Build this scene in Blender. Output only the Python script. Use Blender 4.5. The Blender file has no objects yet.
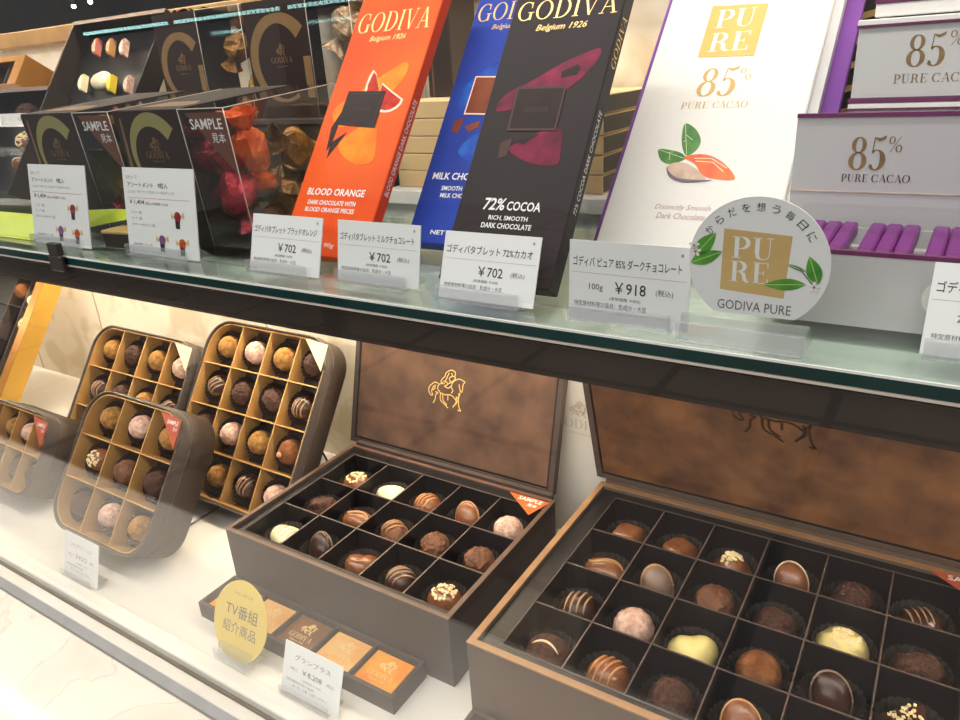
import bpy, math, random
from mathutils import Vector, Matrix, noise
random.seed(7)
SC = bpy.context.scene
COL = SC.collection
PI = math.pi
def R(a): return math.radians(a)

# ------------------------------------------------------------------ materials
def new_mat(name):
    m = bpy.data.materials.new(name); m.use_nodes = True
    nt = m.node_tree
    return m, nt, nt.nodes['Principled BSDF']
def lin(c):
    return tuple((x/12.92 if x <= .04045 else ((x+.055)/1.055)**2.4) for x in c)
def S(r, g, b): return lin((r/255, g/255, b/255))
def mat(name, col, rough=.5, metal=0., var=0., scale=60., bump=0., bscale=None, spec=.5, coat=0., col2=None, detail=4):
    """procedural principled surface: base colour broken up by noise, optional fine bump"""
    m, nt, b = new_mat(name)
    b.inputs['Roughness'].default_value = rough
    b.inputs['Metallic'].default_value = metal
    b.inputs['Specular IOR Level'].default_value = spec
    b.inputs['Coat Weight'].default_value = coat
    tc = nt.nodes.new('ShaderNodeTexCoord')
    n = nt.nodes.new('ShaderNodeTexNoise'); n.inputs['Scale'].default_value = scale; n.inputs['Detail'].default_value = detail
    nt.links.new(tc.outputs['Object'], n.inputs['Vector'])
    r = nt.nodes.new('ShaderNodeValToRGB')
    c2 = col2 or tuple(max(0, c*(1-var)) for c in col)
    c1 = col if col2 else tuple(min(1, c*(1+var)) for c in col)
    r.color_ramp.elements[0].position = .32; r.color_ramp.elements[1].position = .68
    r.color_ramp.elements[0].color = (*c2, 1); r.color_ramp.elements[1].color = (*c1, 1)
    nt.links.new(n.outputs['Fac'], r.inputs['Fac']); nt.links.new(r.outputs['Color'], b.inputs['Base Color'])
    if bump:
        n2 = nt.nodes.new('ShaderNodeTexNoise'); n2.inputs['Scale'].default_value = bscale or scale*3; n2.inputs['Detail'].default_value = 5
        nt.links.new(tc.outputs['Object'], n2.inputs['Vector'])
        bp = nt.nodes.new('ShaderNodeBump'); bp.inputs['Strength'].default_value = bump; bp.inputs['Distance'].default_value = .002
        nt.links.new(n2.outputs['Fac'], bp.inputs['Height']); nt.links.new(bp.outputs['Normal'], b.inputs['Normal'])
    return m
def clear(name, tint=(1, 1, 1), gloss=1., rough=.0, haze=0.):
    """thin clear sheet: straight-through transparency plus fresnel reflection"""
    m = bpy.data.materials.new(name); m.use_nodes = True
    nt = m.node_tree; nt.nodes.clear()
    out = nt.nodes.new('ShaderNodeOutputMaterial')
    tr = nt.nodes.new('ShaderNodeBsdfTransparent'); tr.inputs['Color'].default_value = (*tint, 1)
    gl = nt.nodes.new('ShaderNodeBsdfGlossy'); gl.inputs['Roughness'].default_value = rough
    fr = nt.nodes.new('ShaderNodeFresnel'); ge = nt.nodes.new('ShaderNodeNewGeometry')
    io = nt.nodes.new('ShaderNodeMath'); io.operation = 'MULTIPLY_ADD'; io.inputs[1].default_value = 1/1.5-1.5; io.inputs[2].default_value = 1.5
    nt.links.new(ge.outputs['Backfacing'], io.inputs[0]); nt.links.new(io.outputs[0], fr.inputs['IOR'])   # same reflectance from both sides of a thin sheet
    mu = nt.nodes.new('ShaderNodeMath'); mu.operation = 'MULTIPLY'; mu.inputs[1].default_value = gloss
    mx = nt.nodes.new('ShaderNodeMixShader')
    nt.links.new(fr.outputs[0], mu.inputs[0]); nt.links.new(mu.outputs[0], mx.inputs[0])
    if haze:
        df = nt.nodes.new('ShaderNodeBsdfDiffuse'); df.inputs['Color'].default_value = (.8, .8, .8, 1)
        m2 = nt.nodes.new('ShaderNodeMixShader'); m2.inputs[0].default_value = haze
        nt.links.new(tr.outputs[0], m2.inputs[1]); nt.links.new(df.outputs[0], m2.inputs[2])
        nt.links.new(m2.outputs[0], mx.inputs[1])
    else:
        nt.links.new(tr.outputs[0], mx.inputs[1])
    nt.links.new(gl.outputs[0], mx.inputs[2]); nt.links.new(mx.outputs[0], out.inputs['Surface'])
    return m
def emit(name, col, strength):
    m = bpy.data.materials.new(name); m.use_nodes = True
    nt = m.node_tree; nt.nodes.clear()
    out = nt.nodes.new('ShaderNodeOutputMaterial'); e = nt.nodes.new('ShaderNodeEmission')
    e.inputs[0].default_value = (*col, 1); e.inputs[1].default_value = strength
    nt.links.new(e.outputs[0], out.inputs[0]); return m

M = {}
M['white_paint'] = mat('white_laminate', (.74, .72, .69), .35, var=.02)
M['case_floor'] = mat('case_floor_laminate', (.66, .64, .61), .4, var=.03, scale=8)
M['card'] = mat('white_card', (.78, .79, .80), .55, var=.01)
M['ink'] = mat('black_ink', (.015, .015, .018), .6)
M['ink_grey'] = mat('grey_ink', (.12, .12, .13), .6)
M['ink_red'] = mat('red_ink', (.5, .1, .11), .6)
M['ink_red_pale'] = mat('pale_red_ink', (.40, .22, .22), .6)
M['ink_white'] = mat('white_ink', (.8, .8, .8), .5)
M['ink_violet'] = mat('violet_ink', (.18, .06, .2), .5)
M['gold_foil'] = mat('gold_foil_print', (.70, .47, .18), .35, .45, var=.12, scale=40)
M['gold_pale'] = mat('pale_gold_foil', (.80, .54, .18), .3, .3, var=.1, scale=30)
M['gold_flat'] = mat('gold_ink', (.50, .33, .11), .45, .1, var=.12, scale=30)
M['bronze_print'] = mat('bronze_print', (.24, .15, .065), .4, .3, var=.25, scale=300)
M['bronze_dark'] = mat('dark_bronze_deboss', (.06, .03, .015), .35, .4)
M['purple'] = mat('purple_card', S(112, 58, 142), .55, var=.08, scale=30, spec=.25)
M['purple_dark'] = mat('purple_edge', S(100, 28, 82), .45, var=.1)
M['purple_foil'] = mat('purple_wrapper', S(120, 34, 124), .35, .15, var=.2, scale=90, bump=.1)
M['white_card_box'] = mat('white_textured_card', (.72, .70, .68), .55, var=.02, scale=300, bump=.05, bscale=900)
M['grey_card_box'] = mat('pale_grey_card', (.50, .49, .50), .45, var=.03, scale=20)
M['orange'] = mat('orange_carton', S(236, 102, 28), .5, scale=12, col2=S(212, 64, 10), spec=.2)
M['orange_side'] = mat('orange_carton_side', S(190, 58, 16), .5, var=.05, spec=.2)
M['orange_leaf'] = mat('orange_petal_print', S(246, 150, 30), .5, col2=S(225, 110, 14), scale=90, spec=.2)
M['blood_red'] = mat('blood_orange_print', S(205, 50, 20), .5, col2=S(160, 24, 14), scale=250, spec=.2)
M['rind'] = mat('orange_rind_print', S(250, 215, 190), .5, spec=.2)
M['blue'] = mat('blue_carton', S(28, 46, 138), .5, col2=S(38, 72, 172), scale=18, spec=.2)
M['blue_leaf'] = mat('blue_petal_print', S(38, 110, 205), .5, col2=S(20, 50, 150), scale=70, spec=.2)
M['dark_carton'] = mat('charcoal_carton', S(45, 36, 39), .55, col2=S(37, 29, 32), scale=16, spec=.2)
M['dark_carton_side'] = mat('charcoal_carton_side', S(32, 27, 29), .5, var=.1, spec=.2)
M['magenta_leaf'] = mat('magenta_petal_print', S(136, 28, 68), .5, col2=S(78, 12, 38), scale=90, spec=.2)
M['choc_print'] = mat('dark_chocolate_print', S(42, 22, 22), .5, col2=S(28, 14, 15), scale=60, spec=.2)
M['choc_print_hi'] = mat('chocolate_bevel_print', S(74, 52, 48), .5, spec=.2)
M['milk_print'] = mat('milk_chocolate_print', S(136, 68, 38), .5, col2=S(110, 48, 28), scale=60, spec=.2)
M['leaf_green'] = mat('green_leaf_print', S(84, 138, 66), .45, col2=S(50, 104, 44), scale=160)
M['leaf_vein'] = mat('leaf_vein_print', S(190, 210, 150), .5)
M['leaf_bright'] = mat('bright_leaf_print', S(92, 170, 52), .45, col2=S(46, 120, 34), scale=130)
M['pod_tan'] = mat('cacao_pulp_print', S(206, 178, 160), .45, col2=S(180, 150, 130), scale=200)
M['pod_orange'] = mat('cacao_pod_print', S(236, 112, 32), .4, col2=S(214, 78, 18), scale=150)
M['petal_white'] = mat('white_flower_print', (.85, .82, .78), .5)
M['suede'] = mat('brown_suede', S(104, 77, 62), .8, col2=S(70, 52, 44), scale=32, bump=.15, bscale=700, spec=.2, detail=6)
M['suede_big'] = mat('tan_brown_suede', S(134, 92, 60), .75, col2=S(84, 57, 42), scale=30, bump=.15, bscale=700, spec=.25, detail=6)
M['box_brown'] = mat('dark_brown_box_paper', S(66, 55, 52), .65, var=.06, scale=30, spec=.3)
M['box_brown_big'] = mat('taupe_box_paper', S(92, 76, 67), .65, var=.06, scale=30, spec=.3)
M['box_rim_big'] = mat('tan_box_edge', S(150, 112, 76), .6, var=.1, scale=80)
M['box_rim'] = mat('brown_box_edge', S(92, 66, 54), .5, var=.1, scale=80)
M['tray_black'] = mat('black_plastic_tray', (.008, .007, .008), .4, var=.1, spec=.3)
M['divider'] = mat('grey_brown_divider_edge', S(92, 78, 72), .35, var=.1)
M['cup'] = mat('black_paper_cup', (.030, .025, .023), .5, var=.2, spec=.5)
M['cup_brown'] = mat('brown_paper_cup', (.035, .015, .010), .5, var=.2)
M['tin'] = mat('dark_brown_tin', S(68, 57, 51), .5, .0, var=.05, scale=15, spec=.35)
M['tin_rim'] = mat('tin_rolled_rim', S(88, 76, 68), .35, .2, var=.05)
M['tin_gold'] = mat('gold_card_divider', (.66, .37, .12), .42, .3, var=.1, scale=30)
M['gold_side'] = mat('gold_box_side', (.70, .40, .07), .3, .5, var=.06, scale=20)
M['gold_edge'] = mat('gold_box_edge', (.50, .21, .03), .3, .5, var=.06, scale=20)
M['sticker_orange'] = mat('orange_sticker', S(214, 92, 36), .5)
M['sticker_red'] = mat('brick_red_sticker', S(176, 78, 50), .5)
M['sticker_cream'] = mat('cream_sticker', S(236, 214, 170), .5)
M['sticker_brown'] = mat('brown_sticker', S(98, 58, 44), .5)
M['gold_pop'] = mat('yellow_gold_disc_card', S(226, 200, 112), .4, .1, var=.03, scale=20)
M['cube_brown'] = mat('dark_plum_brown_card', S(42, 30, 29), .5, var=.06, scale=20, spec=.2)
M['cube_ring'] = mat('olive_gold_print', S(158, 152, 96), .4, .3, var=.06)
M['cube_ring_gold'] = mat('brown_gold_print', S(140, 108, 72), .35, .4, var=.1)
M['ribbon_red'] = mat('dark_red_ribbon', S(110, 24, 22), .4, var=.2)
M['beige_box'] = mat('beige_gift_box_card', S(206, 176, 128), .55, var=.05, scale=20)
M['dark_sleeve'] = mat('dark_gift_box_sleeve', S(42, 32, 26), .45, var=.1)
M['lime'] = mat('lime_green_card', S(186, 206, 40), .45, var=.06, scale=20)
M['olive'] = mat('dark_olive_dish', S(58, 56, 36), .35, var=.15, scale=30)
M['bag'] = mat('cream_paper_bag', (.62, .58, .53), .6, var=.04, scale=12)
M['bag_print'] = mat('tan_bag_print', (.46, .38, .28), .6)
M['fascia'] = mat('dark_brown_fascia', S(54, 47, 43), .22, var=.12, scale=25, spec=.6)
M['steel'] = mat('brushed_grey_trim', (.44, .44, .43), .45, .15, var=.05)
M['slot'] = mat('dark_groove', S(120, 110, 98), .6)
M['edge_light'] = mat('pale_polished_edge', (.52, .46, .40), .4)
M['gold_sq'] = mat('gold_square_print', (.62, .43, .17), .45, .1, var=.08, scale=30)
M['clip'] = mat('dark_pane_clip', (.045, .038, .034), .45, .2)
M['wire'] = mat('black_wire', (.02, .02, .02), .4, .4)
M['beam'] = mat('oak_beam', S(160, 124, 76), .5, col2=S(136, 102, 60), scale=30)
M['shelf_board'] = mat('pale_shelf_board', (.66, .68, .64), .4, var=.02)
M['glass_green'] = mat('green_glass_edge', (.006, .032, .030), .08, var=.25, scale=12, spec=.7)
M['tile_dark'] = None
M['clear_plastic'] = clear('clear_plastic_film', gloss=.9, rough=.03)
M['acrylic'] = clear('clear_acrylic', tint=(.93, .94, .95), gloss=1.2, rough=.06, haze=.13)
M['pane'] = clear('clear_glass', tint=(.985, .995, .99))
M['cover_film'] = clear('clear_cover_film', gloss=.15, rough=.02)
M['glass_top'] = clear('greenish_glass', tint=(.93, .98, .955))

# chocolates
def choc_mat(name, c, rough, bump=0, bscale=400, var=.12, spec=.5, coat=0, scale=120, col2=None):
    return mat(name, c, rough, var=var, scale=scale, bump=bump, bscale=bscale, spec=spec, coat=coat, col2=col2)
M['c_gold'] = choc_mat('golden_cocoa_dust', S(184, 138, 76), .85, .6, 500, col2=S(130, 88, 42), spec=.2, scale=260)
M['c_pink'] = choc_mat('pale_pink_sugar_dust', S(234, 202, 186), .85, .7, 450, col2=S(186, 138, 120), spec=.2, scale=240)
M['c_dark'] = choc_mat('dark_cocoa_crumb', S(96, 58, 42), .7, 1., 600, col2=S(48, 27, 20), spec=.4, scale=320)
M['c_darkgloss'] = choc_mat('dark_chocolate', S(66, 38, 28), .28, col2=S(52, 29, 22))
M['c_milk'] = choc_mat('milk_chocolate', S(142, 90, 56), .25, col2=S(116, 68, 40), spec=.6)
M['c_milk_rough'] = choc_mat('rough_milk_chocolate', S(136, 88, 58), .6, .9, 350, col2=S(92, 54, 34))
M['c_cocoa'] = choc_mat('cocoa_powder_brown', S(150, 98, 60), .9, .5, 450, col2=S(108, 64, 36), spec=.15)
M['c_cream'] = choc_mat('ivory_white_chocolate', S(248, 236, 196), .35, var=.03)
M['c_yellow'] = choc_mat('pale_yellow_white_chocolate', S(242, 222, 146), .35, var=.05)
M['c_nut'] = choc_mat('chopped_nut', S(244, 222, 172), .6, var=.1)
M['c_stripe'] = choc_mat('cream_icing', S(172, 136, 106), .4, var=.08)
M['c_stripe_milk'] = choc_mat('caramel_icing', S(196, 136, 84), .35, var=.08)
M['c_hazel'] = choc_mat('hazelnut_brown', S(188, 138, 92), .35, var=.08)
M['c_rim'] = choc_mat('pale_shell_rim', S(232, 205, 170), .4, var=.05)
M['c_rose'] = choc_mat('rose_chocolate', S(206, 120, 104), .4)
M['c_lemon'] = choc_mat('lemon_chocolate', S(226, 196, 50), .4)
M['c_grey'] = choc_mat('greyish_milk_chocolate', S(128, 104, 90), .35, var=.1)

# foils
def foil(name, c, c2): return mat(name, c, .25, .5, scale=80, col2=c2, bump=.9, bscale=300)
M['f_red'] = foil('red_foil', S(200, 36, 60), S(140, 18, 40))
M['f_orange'] = foil('orange_foil', S(238, 110, 24), S(200, 70, 14))
M['f_gold'] = foil('antique_gold_foil', S(176, 122, 52), S(90, 56, 22))
M['f_yellow'] = foil('yellow_gold_foil', S(216, 170, 40), S(160, 110, 20))
M['f_green'] = foil('green_gold_foil', S(70, 76, 34), S(44, 50, 22))
M['f_pink'] = foil('crimson_foil', S(176, 50, 70), S(120, 24, 40))
M['f_silver'] = foil('champagne_foil', S(210, 184, 150), S(140, 110, 80))
M['n_orange'] = mat('orange_gold_foil', S(255, 180, 60), .35, .2, col2=S(250, 140, 30), scale=50)
M['n_gold'] = mat('pale_gold_wrapper', S(255, 206, 136), .35, .2, col2=S(246, 176, 96), scale=50)
M['n_brown'] = mat('brown_gold_wrapper', S(150, 100, 66), .35, .2, col2=S(110, 72, 46), scale=50)
M['n_emboss'] = mat('embossed_foil_mark', S(255, 222, 150), .3, .15)

# ------------------------------------------------------------------ mesh building
class MB:
    def __init__(s): s.v = []; s.f = []; s.m = []; s.sm = []
    def add(s, verts, faces, m, smooth=False, T=None):
        o = len(s.v)
        for p in verts:
            p = Vector(p)
            s.v.append(T @ p if T else p)
        for f in faces:
            s.f.append([i+o for i in f]); s.m.append(m); s.sm.append(smooth)
        return s
    def box(s, x0, x1, y0, y1, z0, z1, m, T=None, bev=0.):
        if bev > 0:
            b = min(bev, (x1-x0)/2.01, (y1-y0)/2.01, (z1-z0)/2.01)
            V = []; idx = {}
            for ix, x in ((0, x0), (1, x1)):
                for iy, y in ((0, y0), (1, y1)):
                    for iz, z in ((0, z0), (1, z1)):
                        xi = x+b if ix == 0 else x-b; yi = y+b if iy == 0 else y-b; zi = z+b if iz == 0 else z-b
                        for k, p in enumerate(((x, yi, zi), (xi, y, zi), (xi, yi, z))):
                            idx[ix, iy, iz, k] = len(V); V.append(p)
            F = []
            for a in (0, 1):
                F.append([idx[a, 0, 0, 0], idx[a, 0, 1, 0], idx[a, 1, 1, 0], idx[a, 1, 0, 0]])
                F.append([idx[0, a, 0, 1], idx[0, a, 1, 1], idx[1, a, 1, 1], idx[1, a, 0, 1]])
                F.append([idx[0, 0, a, 2], idx[0, 1, a, 2], idx[1, 1, a, 2], idx[1, 0, a, 2]])
            for i in (0, 1):
                for j in (0, 1):
                    F.append([idx[0, i, j, 1], idx[1, i, j, 1], idx[1, i, j, 2], idx[0, i, j, 2]])
                    F.append([idx[i, 0, j, 0], idx[i, 1, j, 0], idx[i, 1, j, 2], idx[i, 0, j, 2]])
                    F.append([idx[i, j, 0, 0], idx[i, j, 1, 0], idx[i, j, 1, 1], idx[i, j, 0, 1]])
                    for k in (0, 1): F.append([idx[i, j, k, 0], idx[i, j, k, 1], idx[i, j, k, 2]])
            return s.add(V, F, m, False, T)
        V = [(x, y, z) for x in (x0, x1) for y in (y0, y1) for z in (z0, z1)]
        F = [(0, 1, 3, 2), (4, 6, 7, 5), (0, 4, 5, 1), (2, 3, 7, 6), (0, 2, 6, 4), (1, 5, 7, 3)]
        return s.add(V, F, m, False, T)
    def quad(s, pts, m, T=None): return s.add(pts, [list(range(len(pts)))], m, False, T)
    def prism(s, pts, y0, y1, m, T=None):
        """polygon in (x,z) extruded along y"""
        n = len(pts)
        V = [(x, y0, z) for x, z in pts]+[(x, y1, z) for x, z in pts]
        F = [list(range(n)), list(range(2*n-1, n-1, -1))]+[[i, (i+1) % n, n+(i+1) % n, n+i] for i in range(n)]
        return s.add(V, F, m, False, T)
    def ribbon(s, pts, w, m, y=0., T=None):
        """flat printed line in the (x,z) plane; w a width or one per point"""
        n = len(pts); ws = w if isinstance(w, (list, tuple)) else [w]*n
        V = []
        for i, p in enumerate(pts):
            a = Vector(pts[max(0, i-1)]); b = Vector(pts[min(n-1, i+1)])
            d = (b-a); d = d.normalized() if d.length else Vector((1, 0))
            nx, nz = -d.y*ws[i]/2, d.x*ws[i]/2
            V += [(p[0]+nx, y, p[1]+nz), (p[0]-nx, y, p[1]-nz)]
        F = [[2*i, 2*i+1, 2*i+3, 2*i+2] for i in range(n-1)]
        return s.add(V, F, m, False, T)
    def tube(s, pts, r, m, n=8, T=None, taper=False):
        V = []; F = []; P = [Vector(p) for p in pts]; N = len(P)
        for i, p in enumerate(P):
            d = (P[min(N-1, i+1)]-P[max(0, i-1)]).normalized()
            u = d.cross(Vector((0, 0, 1)))
            if u.length < 1e-4: u = d.cross(Vector((0, 1, 0)))
            u.normalize(); w = d.cross(u)
            rr = r*(math.sin(PI*(i+.6)/(N+.2))**.5 if taper else 1)
            for k in range(n):
                a = 2*PI*k/n; V.append(p+u*math.cos(a)*rr+w*math.sin(a)*rr)
        for i in range(N-1):
            for k in range(n): F.append([i*n+k, i*n+(k+1) % n, (i+1)*n+(k+1) % n, (i+1)*n+k])
        F += [list(range(n)), list(range((N-1)*n, N*n))]
        return s.add(V, F, m, True, T)
    def lathe(s, prof, m, n=32, T=None, flute=None, smooth=True):
        V = []; F = []
        for (r, z) in prof:
            for k in range(n):
                a = 2*PI*k/n; rr = r*(1+(flute if k % 2 else -flute) if flute else 1)
                V.append((rr*math.cos(a), rr*math.sin(a), z))
        for i in range(len(prof)-1):
            for k in range(n): F.append([i*n+k, i*n+(k+1) % n, (i+1)*n+(k+1) % n, (i+1)*n+k])
        return s.add(V, F, m, smooth, T)
    def blob(s, rx, ry, rz, m, T=None, nu=28, nv=18, amp=0., freq=120., p=2., flat=-.62, seed=0., smooth=True, fn=None):
        """rounded body with a flattened base; amp = lumpiness"""
        V = []; F = []
        def sp(c, e): return math.copysign(abs(c)**e, c)
        e = 2/p
        for j in range(nv+1):
            ph = -PI/2+PI*j/nv
            for i in range(nu):
                th = 2*PI*i/nu
                d = Vector((sp(math.cos(ph), e)*sp(math.cos(th), e), sp(math.cos(ph), e)*sp(math.sin(th), e), sp(math.sin(ph), e)))
                q = Vector((d.x*rx, d.y*ry, d.z*rz))
                if amp: q += d*amp*noise.noise(q*freq+Vector((seed, seed*.7, seed*1.3)))*1.6
                if fn: q = Vector(fn(q))
                q.z = max(q.z, flat*rz)
                V.append(q)
        for j in range(nv):
            for i in range(nu): F.append([j*nu+i, j*nu+(i+1) % nu, (j+1)*nu+(i+1) % nu, (j+1)*nu+i])
        return s.add(V, F, m, smooth, T)
    def text(s, body, x, z, w=None, h=None, m='ink', y=0., align='L', shear=0., T=None, bold=0., rot=0.):
        """lettering laid flat in the (x,z) plane, scaled to width w and/or height h"""
        vs, fs = text_mesh(body, shear, bold)
        x0 = min(v[0] for v in vs); x1 = max(v[0] for v in vs); z0 = min(v[1] for v in vs); z1 = max(v[1] for v in vs)
        sx = w/(x1-x0) if w else None; sz = h/(z1-z0) if h else None
        sx = sx or sz; sz = sz or sx
        ox = {'L': 0, 'C': -(x1-x0)*sx/2, 'R': -(x1-x0)*sx}[align]
        c, sn = math.cos(rot), math.sin(rot)
        V = []
        for v in vs:
            a = (v[0]-x0)*sx+ox; b = (v[1]-z0)*sz
            V.append((x+a*c-b*sn, y, z+a*sn+b*c))
        return s.add(V, fs, m, False, T)
    def build(s, name, parent=None, loc=None, mtx=None, mesh_name=None):
        keys = []
        for k in s.m:
            if k not in keys: keys.append(k)
        me = bpy.data.meshes.new(mesh_name or name)
        me.from_pydata([tuple(v) for v in s.v], [], s.f)
        for k in keys: me.materials.append(M[k])
        me.polygons.foreach_set('material_index', [keys.index(k) for k in s.m])
        me.polygons.foreach_set('use_smooth', s.sm)
        me.update()
        import bmesh
        bm = bmesh.new(); bm.from_mesh(me); bmesh.ops.recalc_face_normals(bm, faces=bm.faces); bm.to_mesh(me); bm.free()
        o = bpy.data.objects.new(name, me); COL.objects.link(o)
        if parent: o.parent = parent
        if loc: o.location = loc
        if mtx: o.matrix_world = mtx
        return o
_tc = {}
def text_mesh(body, shear=0., bold=0.):
    k = (body, shear, bold)
    if k not in _tc:
        c = bpy.data.curves.new('lettering', 'FONT'); c.body = body; c.resolution_u = 2; c.shear = shear; c.offset = bold
        o = bpy.data.objects.new('lettering', c); COL.objects.link(o)
        dg = bpy.context.evaluated_depsgraph_get(); dg.update()
        me = bpy.data.meshes.new_from_object(o.evaluated_get(dg))
        _tc[k] = ([(v.co.x, v.co.y) for v in me.vertices], [list(p.vertices) for p in me.polygons])
        bpy.data.objects.remove(o); bpy.data.curves.remove(c); bpy.data.meshes.remove(me)
    return _tc[k]

# serif letters drawn as strokes in a unit-high cell: (polyline, widths)
def arc(cx, cz, rx, rz, a0, a1, thick, thin, n=18):
    P = []; W = []
    for i in range(n+1):
        a = R(a0+(a1-a0)*i/n); P.append((cx+rx*math.cos(a), cz+rz*math.sin(a)))
        W.append(thin+(thick-thin)*abs(math.cos(a))**1.5)
    return P, W
def glyph(ch, k=.15, t=.035):
    """returns (advance, strokes)"""
    def v(x, z0=0., z1=1., w=k): return ([(x, z0), (x, z1)], [w, w])
    def hbar(x0, x1, z, w=t): return ([(x0, z), (x1, z)], [w, w])
    def sf(x, z, h=.16): return hbar(x-h, x+h, z+(t/2 if z < .5 else -t/2))
    if ch == 'O': return .92, [arc(.44, .5, .38, .485, 0, 360, k, t, 32)]
    if ch == 'C': return .84, [arc(.44, .5, .38, .485, 48, 312, k, t, 26), ([(.70, .98), (.70, .66)], [t, t*1.6]), ([(.70, .02), (.72, .24)], [t, t])]
    if ch == 'G': return .92, [arc(.44, .5, .38, .485, 48, 310, k, t, 26), ([(.70, .98), (.70, .66)], [t, t*1.6]), v(.72, .03, .42), hbar(.56, .88, .42)]
    if ch == 'D': return .92, [v(.2), arc(.36, .5, .42, .483, -90, 90, k, t, 20), hbar(.04, .38, .983), hbar(.04, .38, .017)]
    if ch == 'I': return .40, [v(.18), sf(.18, 0), sf(.18, 1)]
    if ch == 'V': return .84, [([(.10, 1), (.42, .0)], [k, k*.8]), ([(.70, 1), (.42, .0)], [t, t]), sf(.12, 1), sf(.70, 1, .12)]
    if ch == 'A': return .86, [([(.74, 0), (.42, 1)], [k, k*.8]), ([(.12, 0), (.42, 1)], [t, t]), sf(.12, 0, .12), sf(.74, 0), hbar(.22, .62, .33)]
    if ch == 'P': return .74, [v(.2), arc(.34, .72, .30, .265, -90, 90, k, t), hbar(.04, .36, .985), hbar(.2, .36, .455), sf(.2, 0, .18)]
    if ch == 'R': return .86, [v(.2), arc(.34, .745, .28, .24, -90, 90, k, t), hbar(.04, .36, .985), hbar(.2, .36, .505), sf(.2, 0, .18), ([(.40, .5), (.58, .40), (.64, .12), (.74, .02), (.84, .04)], [t, k*.9, k, k*.6, t])]
    if ch == 'U': return .88, [v(.2, .3, 1), ([(.2, .32), (.23, .12), (.36, .02), (.50, .02), (.64, .12), (.68, .32)], [k, k*.8, t*1.5, t, t, t]), v(.68, .3, 1, t), sf(.2, 1, .17), sf(.68, 1, .13)]
    if ch == 'E': return .74, [v(.2), hbar(.04, .64, .983), hbar(.04, .66, .017), hbar(.2, .48, .51), ([(.64, 1), (.64, .78)], [t*1.6, t]), ([(.66, 0), (.66, .24)], [t*1.6, t]), ([(.48, .62), (.48, .40)], [t, t])]
    if ch == '8': return .66, [arc(.31, .755, .20, .225, 0, 360, k*.75, t, 28), arc(.31, .27, .25, .255, 0, 360, k*.9, t, 28)]
    if ch == '5': return .64, [([(.16, .98), (.13, .52)], [t, t]), arc(.28, .31, .25, .295, 128, -140, k, t, 24), ([(.16, .97), (.34, .91), (.52, .97), (.56, 1.03)], [t, .11, .10, t]), ([(.09, .12), (.12, .17)], [.1, .1])]
    if ch == '%': return .8, [arc(.2, .76, .14, .22, 0, 360, .08, t, 20), arc(.6, .24, .14, .22, 0, 360, .08, t, 20), ([(.14, 0), (.66, 1)], [t, t])]
    return .35, []
def serif(mb, word, x, z, w, h, m, y=0., k=.15, t=.035, slant=0., track=.06, T=None, rise=0.):
    adv = [glyph(c, k, t)[0]+track for c in word]; tot = sum(adv)-track
    sx = w/tot; cx = 0.
    for c, a in zip(word, adv):
        for P, W in glyph(c, k, t)[1]:
            pts = [(x+(cx+p[0])*sx+slant*p[1]*h, z+p[1]*h+rise*(cx+p[0])/tot) for p in P]
            mb.ribbon(pts, [q*(sx+h)/2 for q in W], m, y, T)
        cx += a

HORSE = {'hair': [(114.4,85.9),(114.7,89.0),(111.5,90.8),(108.0,89.9),(104.6,87.3),(103.7,84.1),(101.5,81.7),(99.8,78.4),(101.9,77.7)],
'hair2': [(108.2,87.9),(106.7,85.1),(105.5,81.9),(103.7,78.5)], 'hair3': [(110.6,88.3),(111.7,85.5),(109.2,84.0),(108.9,81.4),(111.1,79.8)],
'arm': [(111.7,85.5),(114.9,85.0),(114.4,82.9),(111.1,79.8),(108.0,78.2)], 'leg': [(102.4,79.3),(106.1,78.9),(107.5,77.1),(104.0,75.0),(108.4,74.0),(110.9,76.2)],
'neck': [(111.8,69.8),(113.4,72.6),(111.5,75.3),(112.1,79.0),(114.8,82.0),(118.8,84.0),(122.4,83.6),(125.5,82.3),(123.9,80.0),(123.2,73.4),(121.2,73.7),(119.5,79.3)],
'rump': [(103.8,77.3),(99.2,76.5),(96.8,73.7),(97.1,70.7),(100.1,67.7),(100.7,61.6),(105.7,58.4),(109.6,55.6)],
'tail': [(97.2,76.2),(93.4,76.9),(89.3,74.0),(87.1,71.0),(87.3,66.9),(90.0,64.3),(91.7,65.1),(90.2,67.9),(91.4,71.8),(94.5,74.4)],
'tail2': [(91.9,73.4),(93.9,71.7),(91.1,69.1)], 'hind2': [(94.3,68.1),(97.4,67.7),(94.9,65.2),(94.9,61.5),(92.8,57.2)],
'hind1b': [(102.9,68.2),(103.5,62.1),(108.1,58.4)], 'belly': [(100.1,68.2),(104.8,67.3),(110.8,68.1),(115.2,66.3),(117.9,62.8),(114.5,57.2)],
'under': [(108.5,67.1),(108.7,62.6)], 'front': [(120.1,71.3),(120.2,64.2),(121.4,58.4),(123.4,55.5),(120.2,55.9)],
'front2': [(117.4,67.8),(118.8,62.9),(114.8,58.1)], 'chest': [(121.2,72.0),(120.4,68.3),(117.1,65.2)]}
def smooth_line(P, n=4):
    out = []
    for i in range(len(P)-1):
        p0 = P[max(0, i-1)]; p1 = P[i]; p2 = P[i+1]; p3 = P[min(len(P)-1, i+2)]
        for k in range(n):
            t = k/n
            out.append(tuple(.5*((2*p1[j])+(-p0[j]+p2[j])*t+(2*p0[j]-5*p1[j]+4*p2[j]-p3[j])*t*t+(-p0[j]+3*p1[j]-3*p2[j]+p3[j])*t**3) for j in (0, 1)))
    return out+[P[-1]]
def rider(mb, f, w, m, y, T=None):
    for P in HORSE.values(): mb.ribbon(smooth_line([f(p) for p in P]), w, m, y, T)

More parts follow.
